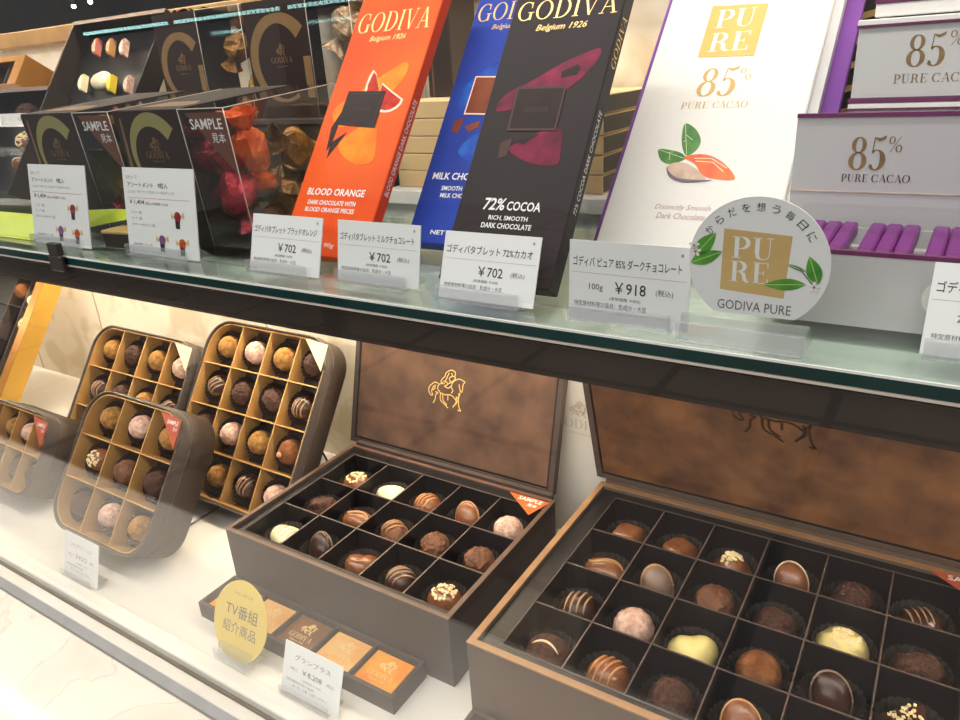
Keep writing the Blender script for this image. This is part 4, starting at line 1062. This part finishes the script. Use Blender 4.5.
# smaller box: 5 x 3
cols = lin_s(-.4490, -.2435, 5); rows = lin_s(.3105, .4480, 3)
mid = open_box('chocolate_box', 'smaller open dark brown gift box of fifteen chocolates, full gold horse emblem on lid', -.4600, -.2385, .3015, .4590, .060, cols, rows, .031,
               ('box_brown', 'box_rim'), .0035, (15.5, .160, 'suede', -.4680, -.2435, .4640, .0600), (lambda p: ((p[0]-106)*mm+.1085, (p[1]-1.5)*mm), .0010, 'gold_pale'))
FLAT = Matrix.Identity(4)
G = [['milk_nibs', 'white', 'swirlm', 'disc_milk', 'pink'], ['darkoval', 'milk_twist', 'rough_stripe', 'milkr', 'milkr'], ['white_striped', 'disc_dark', 'heart_milk', 'swirl', 'milk_nibs']]
fill(FLAT, G, mids(cols), mids(rows)[::-1], ['back', 'middle', 'front'], 'smaller brown gift box', 1.0, 'cup', .0312)
corner_sticker(mid, [(.1810, .1520, .0604), (.2195, .1520, .0604), (.2120, .1290, .0604)], 'sticker_orange', Matrix.Translation((.1925, .1455, .0606)) @ Matrix.Rotation(R(-90), 4, 'X'), 1.75)

# larger box: 6 x 4
colsB = [-.1940, -.1530, -.1133, -.0735, -.0335, .0070, .0475, .0880]; rowsB = [.2965, .3420, .3890, .4350, .4810]
big = open_box('chocolate_box', 'larger open brown gift box at lower right, its lid emblem cut by the shelf', -.2125, .1030, .2850, .4940, .0665, colsB, rowsB, .034,
               ('box_brown_big', 'box_rim_big'), .0035, (-16, .205, 'suede_big', -.2165, .1070, .4950, .0700), (lambda p: ((p[0]-92.8)*mm*1.5+.121, (p[1]-55)*mm*1.5+.080), .0017, 'bronze_dark'), rim_w=.0045)
GB = [['square_milk', 'square_milk', 'pyramid', 'disc_rim', 'dark', 'dark_stripe', None], ['milk_twist', 'disc_grey', 'milkr', 'square_cocoa', 'cream_nut', 'darkoval', None],
      ['swirl', 'pink', 'heart_cream', 'cocoa', 'disc_dark', 'triangle', None], ['half_stripe', 'swirlm', 'dark', 'disc_milk', None, None, None]]
fill(FLAT, GB, mids(colsB), mids(rowsB)[::-1], ['back', 'second', 'third', 'front'], 'larger brown gift box', 1.08, 'cup', .0342)
corner_sticker(big, [(.2380, .2040, .0669), (.2800, .2040, .0669), (.2720, .1780, .0669)], 'sticker_red', Matrix.Translation((.2500, .1975, .0671)) @ Matrix.Rotation(R(-90), 4, 'X'), 2.0)
MB().box(.0050, .3105, .0050, .2040, .0636, .0639, 'cover_film').build('clear_cover', big)

# ------------------------------------------------------------------ napolitain trays in front of the boxes
def square_tray(x0, x1, y0, y1, n, label, kinds, where, z=.0145):
    o = thing('foil_tray', label, 'tray', (x0, y0, 0), (0, 0, 0), 'brown trays of foil squares'); W, Dp = x1-x0, y1-y0; t = .003
    b = MB().box(0, W, 0, t, 0, z, 'box_brown').box(0, W, Dp-t, Dp, 0, z, 'box_brown').box(0, t, t, Dp-t, 0, z, 'box_brown').box(W-t, W, t, Dp-t, 0, z, 'box_brown').box(t, W-t, t, Dp-t, 0, .006, 'tray_black')
    b.build('body', o)
    cw = (W-2*t)/n; b = MB()
    for i in range(1, n): b.box(t+cw*i-.001, t+cw*i+.001, t, Dp-t, .006, z-.001, 'box_brown')
    b.build('divider', o)
    for i in range(n):
        if i >= len(kinds): break
        m, desc = kinds[i]
        q = thing('foil_chocolate', '%s, %s from left, %s' % (desc, ORD[i], where), 'chocolate', (x0+t+cw*i+.002, y0+t+.0006, .0062), (0, 0, 0), 'square foil chocolates in the trays')
        s = cw-.0045; sd = Dp-2*t-.0014
        MB().box(0, s, 0, sd, 0, .0048, m, bev=.0008).build('wrapper', q)
        b = MB(); Tt = Matrix.Translation((0, 0, .0049)) @ Matrix.Rotation(R(-90), 4, 'X')
        serif(b, 'GODIVA', s*.18, sd*.28, s*.64, sd*.16, 'n_emboss', 0, T=Tt)
        rider(b, lambda p: (s*.5+(p[0]-106)*.00030, sd*.50+(p[1]-55)*.00028), .0008, 'n_emboss', 0, T=Tt)
        b.text('Belgium 1926', s*.5, sd*.17, w=s*.4, h=sd*.07, m='n_emboss', y=0, align='C', T=Tt)
        b.build('embossed_mark', q)
square_tray(-.4590, -.2610, .2625, .2995, 5, 'low brown tray of five gold foil squares before the smaller gift box',
            [('n_orange', 'orange gold foil square'), ('n_gold', 'pale gold foil square'), ('n_brown', 'brown gold foil square'), ('n_gold', 'peach gold foil square'), ('n_orange', 'bright orange foil square')], 'tray before smaller box')
square_tray(-.2100, -.0120, .2455, .2825, 5, 'low brown tray corner with foil squares before the larger gift box', [('n_gold', 'gold foil square'), ('n_orange', 'orange foil square'), ('n_brown', 'brown foil square')], 'tray before larger box')

# ------------------------------------------------------------------ round yellow sign and lower price cards
o = thing('round_sign', 'round yellow gold sign standing before the tray of foil squares', 'sign', (-.3934, .2523, .0306), (-R(24), 0, 0))
ov = [(.028*math.cos(R(a)), .030*math.sin(R(a))) for a in range(0, 360, 8)]
MB().prism(ov, 0, .0008, 'gold_pop').build('disc', o)
b = MB()
b.text('シャンデリア', 0, .0180, w=.020, h=.0032, m='ink_grey', y=-.0001, align='C')
b.text('TV番組', .0005, .0020, w=.0340, h=.0098, m='ink_grey', y=-.0001, align='C')
b.text('紹介商品', .0005, -.0105, w=.0350, h=.0088, m='ink_grey', y=-.0001, align='C')
b.build('lettering', o)
holder(-.4095, .2385, .034, .0036, 'clear acrylic foot holding the yellow round sign', h=.009, depth=.016)
def low_draw(title, price):
    def f(b, w, h):
        yy = -.00006
        b.text(title, w*.5, h*.70, w=w*.62, h=h*.11, m='ink_grey', y=yy, align='C')
        b.text('15粒入', w*.12, h*.47, w=w*.14, h=h*.07, m='ink_grey', y=yy)
        b.text('￥'+price, w*.34, h*.45, w=w*.34, h=h*.12, m='ink', y=yy)
        b.text('(税込)', w*.76, h*.47, w=w*.12, h=h*.07, m='ink_grey', y=yy)
        b.text('(本体価格 ￥7,600)', w*.36, h*.33, w=w*.32, h=h*.05, m='ink_grey', y=yy)
        b.text('特定原材料等27品目：', w*.08, h*.24, w=w*.5, h=h*.055, m='ink_grey', y=yy)
        b.text('卵・乳・小麦・大豆・ゼラチン', w*.2, h*.15, w=w*.6, h=h*.055, m='ink_grey', y=yy)
    return f
price_card(-.6190, .2395, .0010, 17, .0513, .0395, 'white price card standing on the ledge below the front rounded tin', low_draw('シャンデリア トリュフ', '4,212'), 'clear acrylic holder under the card of the rounded tin')
price_card(-.3457, .2410, .0010, 20, .0538, .0360, 'white price card reading 8,208 yen before the tray of foil squares', low_draw('グランプラス', '8,208'), 'clear acrylic holder under the 8,208 yen card')
price_card(-.4930, .345, .0006, 12, .045, .034, 'white price card mostly hidden behind the smaller gift box, below the tall tin', low_draw('シャンデリア トリュフ', '5,400'))

# ------------------------------------------------------------------ truffle tins
def rrect(w, h, r, n=7, ins=0.):
    P = []
    for cx, cz, a0 in ((w-r, h-r, 0), (r, h-r, 90), (r, r, 180), (w-r, r, 270)):
        for i in range(n+1):
            a = R(a0+90*i/n); P.append((cx+(r-ins)*math.cos(a), cz+(r-ins)*math.sin(a)))
    return P
def wire_stand(x, y, w, h, lean, label):
    a = R(lean); o = thing('wire_stand', label, 'stand', (x, y, 0), (0, 0, 0), 'black wire stands behind the tins')
    b = MB()
    top = (.0, h*math.sin(a), h*math.cos(a))
    for s in (.3, .7):
        b.tube([(w*s, top[1]+.004, top[2]), (w*s, top[1]+.035, .0012)], .0011, 'wire')
        b.tube([(w*s, top[1]+.035, .0012), (w*s, .004, .0012)], .0011, 'wire')
    b.tube([(w*.3, top[1]+.004, top[2]), (w*.7, top[1]+.004, top[2])], .0011, 'wire')
    b.build('frame', o)
def tin(label, x, y, lean, w, h, d, nc, nr, grid, where, sc, rad, sticker, stand_label, rownames, z_extra=.0):
    a = R(lean); z0 = d*math.sin(a)+.0004+z_extra
    o = leaner('truffle_tin', label, 'truffle box', x, y, z0, lean, 'rounded truffle tins')
    t = .0016; out = rrect(w, h, rad); inn = rrect(w, h, rad, ins=t); n = len(out)
    b = MB()
    V = [(p[0], 0, p[1]) for p in out]+[(p[0], d, p[1]) for p in out]+[(p[0], 0, p[1]) for p in inn]+[(p[0], d-.0012, p[1]) for p in inn]
    F = []
    for i in range(n):
        j = (i+1) % n
        F += [(i, j, n+j, n+i), (i, j, 2*n+j, 2*n+i), (2*n+i, 2*n+j, 3*n+j, 3*n+i)]
    F += [list(range(n, 2*n)), list(range(3*n, 4*n))]
    b.add(V, F, 'tin', True); tb = b.build('tin_body', o)
    tb.data.polygons.foreach_set('use_smooth', [len(p.vertices) == 4 for p in tb.data.polygons])
    b = MB(); Q = [(p[0], -.0002, p[1]) for p in rrect(w, h, rad, ins=.0008)]; b.tube(Q+[Q[0]], .0011, 'tin_rim', n=6)
    Q = [(p[0], d*.33, p[1]) for p in rrect(w, h, rad, ins=-.0003)]; b.tube(Q+[Q[0]], .0005, 'tin_rim', n=5)
    b.build('rolled_rim', o)
    li = rrect(w, h, rad, ins=t+.0012); li2 = rrect(w, h, rad, ins=t+.0022); b = MB(); m_ = 'tin_gold'
    V = [(p[0], .0012, p[1]) for p in li]+[(p[0], .024, p[1]) for p in li]+[(p[0], .0012, p[1]) for p in li2]+[(p[0], .024, p[1]) for p in li2]
    F = []
    for i in range(n):
        j = (i+1) % n; F += [(i, j, n+j, n+i), (i, j, 2*n+j, 2*n+i), (2*n+i, 2*n+j, 3*n+j, 3*n+i)]
    b.add(V, F, m_, False); b.prism(li, .024, .0246, 'tray_black'); ln = b.build('gold_liner', o)
    e = t+.0022; cx = lin_s(e, w-e, nc); rz = lin_s(e, h-e, nr); b = MB()
    for c in cx[1:-1]: b.box(c-.0006, c+.0006, .0030, .0238, e, h-e, m_)
    for r in rz[1:-1]: b.box(e, w-e, .0024, .0238, r-.0006, r+.0006, m_)
    b.build('gold_divider', ln)
    s = .034; m2 = sticker
    b = MB().add([(w-s*1.0, -.0016, h-.004), (w-.004, -.0016, h-.006), (w-.003, -.0016, h-s*.95)], [(0, 1, 2)], m2)
    if m2 != 'sticker_cream':
        b.text('SAMPLE', w-.0215, h-.0125, w=.0150, h=.0038, m='ink_white', y=-.0018, bold=.02); b.text('見本', w-.0115, h-.0175, w=.006, h=.0034, m='ink_white', y=-.0018)
    b.build('sample_sticker', o)
    bpy.context.view_layer.update()
    fr = Matrix.Translation((x, y, z0)) @ Matrix.Rotation(-a, 4, 'X') @ Matrix(((1, 0, 0, 0), (0, 0, -1, .0238), (0, 1, 0, 0), (0, 0, 0, 1)))
    fill(fr, grid, mids(cx), mids(rz)[::-1], rownames, where, sc, 'cup_brown', 0.0, cupsc=1.15)
    wire_stand(x, y+d*math.cos(a)*1.02+.001, w, h*.6, lean, stand_label)
T3 = ['top', 'middle', 'bottom']; T4 = ['top', 'second', 'third', 'bottom']; T2 = ['top', 'bottom']
tin('front rounded dark tin of nine truffles leaning back over its price card', -.6767, .2613, 36, .1436, .1326, .040, 3, 3,
    [['gold', 'pink', 'gold'], ['milk_nibs', 'milkr', 'dark'], ['dark', 'pink', 'gold']], 'front tin', .92, .030, 'sticker_red', 'black wire stand behind the front tin', T3)
tin('tall dark tin of sixteen truffles leaning beside the smaller gift box', -.6434, .3607, 35, .172, .1812, .030, 4, 4,
    [['gold', 'pink', 'gold', 'dark'], ['swirl', 'dark', 'darkoval', 'swirl'], ['dark', 'pink', 'gold', 'hazel'], ['dark', 'gold', 'swirl', 'pink']], 'tall tin', .98, .030, 'sticker_cream', 'black wire stand behind the tall tin', T4)
tin('dark truffle tin leaning behind the front tin, against the pale back panel', -.8357, .3607, 35, .1800, .1500, .030, 4, 3,
    [['gold', 'dark', 'gold', 'pink'], ['swirl', 'dark', 'gold', 'swirl'], ['dark', None, None, None]], 'rear left tin', .98, .030, 'sticker_cream', 'black wire stand behind the rear left tin', T3)
tin('small rounded tin cut by the left edge, leaning beside the front tin', -.8706, .2703, 36, .137, .0850, .040, 4, 2,
    [[None, 'gold', 'pink', 'gold'], [None, 'dark', 'dark', 'dark']], 'small left tin', .82, .024, 'sticker_red', 'black wire stand behind the small left tin', T2)

# ------------------------------------------------------------------ gold-sided boxes leaning at the left
def gold_box(label, x, y, zb, lean, w, h, d, kinds, where, rowsz, side='gold_side'):
    a = R(lean); z0 = zb+d*math.sin(a)+.0003
    o = leaner('chocolate_box', label, 'chocolate box', x, y, z0, lean)
    t = .003
    b = MB().box(0, w, d-.0015, d, 0, h, side).box(w-.0012, w, 0, d-.0015, 0, h, side).box(0, w-.0012, 0, d-.0015, 0, .0012, side).box(0, w-.0012, 0, d-.0015, h-.0012, h, side).box(0, .0012, 0, d-.0015, .0012, h-.0012, side)
    b.build('gold_body', o)
    MB().box(w-.016, w, -.0006, -.0001, 0, h, 'gold_edge').box(0, w-.016, -.0006, -.0001, h-.006, h, 'gold_edge').build('gold_frame', o)
    b = MB().box(.0014, w-.0014, d-.004, d-.0017, .0014, h-.0014, 'tray_black').build('black_tray', o)
    g = MB()
    for q in rowsz[1:-1]: g.box(.0014, w-.010, .006, d-.0042, q*h-.0005, q*h+.0005, 'tray_black')
    for c in (.62, .80): g.box(w*c-.0005, w*c+.0005, .006, d-.0042, .0014, h-.0014, 'divider')
    g.build('divider_grid', b)
    fr = Matrix.Translation((x, y, z0)) @ Matrix.Rotation(-a, 4, 'X') @ Matrix(((1, 0, 0, 0), (0, 0, -1, d-.0044), (0, 1, 0, 0), (0, 0, 0, 1)))
    for (kind, cx, cz, lab) in kinds:
        put_choc(kind, fr @ Matrix.Translation((cx, cz, .0085)) @ Matrix.Scale(.9, 4), lab, 'chocolates in the gold boxes')
gold_box('gold-sided open box of chocolates leaning at the far lower left', -1.1752, .350, 0, 36, .200, .200, .0245,
         [('white', .176, .168, 'ivory chocolate beside the gold frame at the far lower left'), ('milk_nibs', .180, .135, 'nut-topped chocolate lower beside the gold frame at far left'), ('cocoa', .140, .178, 'brown truffle under the shelf in the far lower left gold box')], 'gold', [0, .3, .55, .78, 1])
gold_box('orange-gold sided chocolate box on the white board at the upper left', -1.0095, .4133, .3903, 35, .200, .0320, .0311,
         [('pink', .180, .016, 'pale chocolate in the orange-gold box at the upper left')], 'upper gold', [0, 1], side='gold_edge')
o = thing('display_riser', 'white board on dark supports at the upper left edge', 'riser', (-1.2, .405, ZS))
MB().box(0, .402, .0, .105, .0738, .0796, 'white_paint', bev=.0008).build('board', o)
for xx in (.02, .37): MB().box(xx, xx+.02, .01, .095, 0, .0738, 'dark_sleeve').build('support', o)

# black window box on the riser, and the clear dark box below it at left
def window_box(label, x, y, zb, lean, w, h, d, kinds, lab_):
    a = R(lean); z0 = zb+d*math.sin(a)+.0003
    o = leaner('chocolate_box', label, 'chocolate box', x, y, z0, lean)
    b = MB().box(0, w, d-.0015, d, 0, h, 'tray_black').box(0, .0012, 0, d-.0015, 0, h, 'dark_sleeve').box(w-.0012, w, 0, d-.0015, 0, h, 'dark_sleeve').box(.0012, w-.0012, 0, d-.0015, 0, .0012, 'dark_sleeve').box(.0012, w-.0012, 0, d-.0015, h-.0012, h, 'dark_sleeve')
    b.build('body', o)
    MB().box(.0002, w-.0002, -.0006, -.0001, .0002, h-.0002, 'cover_film').build('clear_window', o)
    MB().box(0, w, -.0010, -.0007, h-.004, h, 'box_rim').box(0, .0022, -.0010, -.0007, 0, h-.004, 'box_rim').build('window_frame', o)
    fr = Matrix.Translation((x, y, z0)) @ Matrix.Rotation(-a, 4, 'X') @ Matrix(((1, 0, 0, 0), (0, 0, -1, d-.0018), (0, 1, 0, 0), (0, 0, 0, 1)))
    for (kind, cx, cz, lab) in kinds:
        put_choc(kind, fr @ Matrix.Translation((cx, cz, .0078)) @ Matrix.Rotation(R(20), 4, 'Z') @ Matrix.Scale(.78, 4), lab, 'chocolates in the dark window boxes')
bw = [('coin_pink', .044, .077, 'rosy half-moon chocolate in the upper row of the black window box'), ('coin_milk', .069, .075, 'tan half-moon chocolate in the upper row of the black window box'), ('coin_swirl', .092, .073, 'pale swirled chocolate in the upper row of the black window box'),
      ('coin_white', .044, .037, 'white half-moon chocolate in the lower row of the black window box'), ('white_striped', .070, .036, 'white ringed chocolate in the lower row of the black window box'), ('coin_yellow', .094, .034, 'yellow half-moon chocolate in the lower row of the black window box'), ('coin_swirl', .122, .032, 'pale chocolate at the right end of the black window box')]
window_box('black chocolate box with clear window leaning at the upper left', -.7823, .4155, ZS+.0592, 36, .150, .100, .020, bw, 'black window box')
window_box('dark clear-lidded chocolate box on the shelf at the left edge', -.7681, .310, ZS, 36, .100, .100, .020,
           [('milk_nibs', .080, .052, 'white-speckled chocolate in the dark box at the left edge'), ('disc_rim', .088, .028, 'pale brown chocolate low in the dark box at left edge'), ('dark', .060, .080, 'dark truffle high in the dark box at left edge')], 'left dark box')

# lime mat, olive dish and gilt box on the left of the shelf
low = [(-.64, .238, .0004), (-.50, .238, .0004), (-.47, .250, .006), (-.43, .2555, .013), (-.395, .2575, .0185)]
upp = [(-.64, .262, .010), (-.50, .258, .012), (-.47, .258, .0175), (-.43, .2590, .020), (-.395, .2590, .0205)]
V = [(x+.53, y-.25, z) for x, y, z in low]+[(x+.53, y-.25, z) for x, y, z in upp]+[(x+.53, y-.25+.0006, z-.0004) for x, y, z in low]+[(x+.53, y-.25+.0006, z-.0004) for x, y, z in upp]
F = [(i, i+1, 6+i, 5+i) for i in range(4)]+[(10+i, 11+i, 16+i, 15+i) for i in range(4)]+[(i, i+1, 11+i, 10+i) for i in range(4)]+[(5+i, 6+i, 16+i, 15+i) for i in range(4)]+[(0, 5, 15, 10), (4, 9, 19, 14)]
tag(MB().add(V, F, 'lime').build('paper_strip', loc=(-.53, .25, ZS)), 'lime green paper strip curling up behind the left assortment card', 'paper strip')
b = MB().lathe([(.0005, .0), (.020, .0), (.034, .010), (.036, .014), (.034, .014), (.020, .003), (.0005, .003)], 'olive', 40, T=Matrix.Diagonal((1.5, .28, 1.0, 1)))
o = b.build('shallow_dish', loc=(-.598, .276, ZS+.0003)); tag(o, 'dark olive dish behind the lime green strip at the left edge', 'dish')
o = thing('small_tray', 'small dark gilt-rimmed tray between the two tall assortment cards', 'tray', (-.4255, .2425, ZS), (0, 0, R(6)))
MB().box(0, .030, 0, .016, 0, .0085, 'dark_sleeve', bev=.0008).build('body', o)
MB().box(-.0004, .0304, -.0004, .0164, .0086, .0106, 'gold_foil', bev=.0006).build('gilt_rim', o)

# ------------------------------------------------------------------ beige boxes and dark bag behind the bars
o = thing('display_riser', 'low white block under the stack of beige boxes behind the bars', 'riser', (-.345, .4080, ZS))
MB().box(0, .180, 0, .100, 0, .0100, 'white_paint', bev=.0008).build('body', o)
for i in range(5):
    z = ZS+.0102+i*.0116
    lab = ['lowest', 'second lowest', 'middle', 'second highest', 'topmost'][i]+' beige flat gift box in the stack behind the charcoal bar'
    o = thing('gift_carton', lab, 'gift box', (-.338, .4200, z), (0, 0, R(0)), 'beige flat gift boxes behind the bars')
    MB().box(0, .158, 0, .084, 0, .0112, 'beige_box', bev=.0006).build('body', o)
    MB().box(.1578, .1584, .0006, .0834, .0012, .0106, 'dark_sleeve').build('sleeve', o)
ZT = ZS+.0102+5*.0116
o = thing('gift_carton', 'dark brown upright carton standing on the beige boxes between orange and blue bars', 'carton', (-.3340, .4600, ZT))
MB().box(0, .0215, 0, .035, 0, .075, 'dark_sleeve', bev=.0008).build('body', o)
MB().box(.004, .0055, -.0003, 0, .0, .075, 'box_rim').build('seam', o)
# gilt basket lattice between white bar and cartons
o = thing('gilt_basket', 'gold lattice basket glimpsed between the white bar and grey cartons', 'basket', (-.075, .445, ZS))
b = MB()
for k in range(9):
    b.box(0, .055, 0, .002, .003+k*.011, .006+k*.011, 'gold_flat', Matrix.Rotation(R(-12), 4, 'Y'))
b.box(0, .055, .0025, .004, 0, .11, 'dark_sleeve')
b.build('lattice', o)

# paper bag between the lids
o = thing('paper_bag', 'cream paper carrier bag standing between the two brown lids', 'bag', (-.2620, .5000, 0))
MB().box(0, .100, 0, .011, 0, .170, 'bag', bev=.0008).build('body', o)
b = MB(); serif(b, 'GODIVA', .0040, .1085, .048, .0085, 'bag_print', -.0002)
rider(b, lambda p: (.026+(p[0]-106)*.0004, .120+(p[1]-55)*.0004), .0009, 'bag_print', -.0002)
b.text('CHOCOLATIER', .026, .1025, w=.022, h=.0024, m='bag_print', y=-.0002, align='C'); b.build('lettering', o)

# ------------------------------------------------------------------ shop lamps and added fill lights
M['led'] = emit('cool_led_dots', (.45, .80, .78), 9.)
M['led_house'] = mat('led_housing', (.1, .1, .1), .4, .4)
M['spot'] = emit('downlight_lens', (1., .97, .92), 14.)
o = thing('led_light_bar', 'cool white dotted LED light bar on the opposite counter', 'lamp', (-1.95, -.760, .526))
b = MB().box(0, 1.5, -.03, -.004, -.004, .010, 'led_house').build('housing', o)
b = MB()
for k in range(4):
    for i in range(24): b.box(.37*k+.0145*i, .37*k+.0145*i+.0085, -.004, -.001, -.0005, .0065, 'led')
b.build('led_dots', o)
MB().box(.7, .76, -.03, -.006, -1.276, -.004, 'led_house').build('post', o)
for (x, z, lab) in ((-2.62, .66, 'small bright downlight in the dark shop behind, left one'), (-2.52, .665, 'small bright downlight in the dark shop behind, right one')):
    o = thing('downlight', lab, 'lamp', (x, 1.6, z), (0, 0, 0), 'downlights in the dark shop behind')
    MB().blob(.007, .007, .007, 'spot', flat=-1).build('lens', o)
    MB().lathe([(.009, .004), (.011, .012), (.011, .03)], 'led_house', 16).build('housing', o)
    MB().box(-.002, .002, -.002, .002, .028, 2.2-z, 'led_house').build('stem', o)

def area(name, loc, rot, sx, sy, power, col):
    l = bpy.data.lights.new(name, 'AREA'); l.shape = 'RECTANGLE'; l.size = sx; l.size_y = sy; l.energy = power; l.color = col
    o = bpy.data.objects.new(name, l); COL.objects.link(o); o.location = loc; o.rotation_euler = rot; return o
WARM = (1., .84, .62); NEUT = (1., .93, .84)
area('lower_led_strip', (-.67, .240, .2865), (R(28), 0, 0), 2.1, .012, 3.0, (1., .91, .79))
area('upper_led_strip', (-.67, .246, .640), (R(22), 0, 0), 2.1, .02, 3.3, NEUT)
area('back_led_strip', (-.67, .470, .2895), (R(25), 0, 0), 2.1, .012, 8.0, WARM)
area('upper_wall_fill', (-.67, .470, .560), (R(20), 0, 0), 2.1, .012, 4.6, WARM)  # added light without a fixture, brightens the upper back wall
area('shop_ceiling_light', (-.5, -.9, 2.15), (0, 0, 0), 2.4, 1.6, 42, (1., .95, .90))
area('front_fill_light', (-.2, -3.0, 2.15), (R(25), 0, 0), 3.0, 1.6, 150, (1., .95, .92))  # added fill from behind the camera, lifts upright cards and signs
w = bpy.data.worlds.new('shop_air'); SC.world = w; w.use_nodes = True
w.node_tree.nodes['Background'].inputs[0].default_value = (.15, .147, .147, 1); w.node_tree.nodes['Background'].inputs[1].default_value = 1.0

# ------------------------------------------------------------------ camera
cam = bpy.data.cameras.new('camera'); co = bpy.data.objects.new('camera', cam); COL.objects.link(co)
cam.sensor_fit = 'HORIZONTAL'; cam.sensor_width = 36; cam.lens = 36*728/960; cam.clip_start = .01; cam.clip_end = 50
Rm = Matrix(((.84555044, .15380029, -.51126306), (.53049153, -.34998973, .77206601), (-.06019284, -.92404148, -.37752372)))
Rc = Matrix((( Rm[0][0], -Rm[0][1], -Rm[0][2]), (Rm[1][0], -Rm[1][1], -Rm[1][2]), (Rm[2][0], -Rm[2][1], -Rm[2][2])))
co.matrix_world = Matrix.Translation((0, 0, .4)) @ Rc.to_4x4()
SC.camera = co
SC.view_settings.view_transform = 'Standard'; SC.view_settings.look = 'None'; SC.view_settings.gamma = 1; SC.view_settings.exposure = 0
SC.view_settings.use_curve_mapping = False
SC.cycles.max_bounces = 10; SC.cycles.transparent_max_bounces = 24; SC.cycles.caustics_reflective = False; SC.cycles.caustics_refractive = False
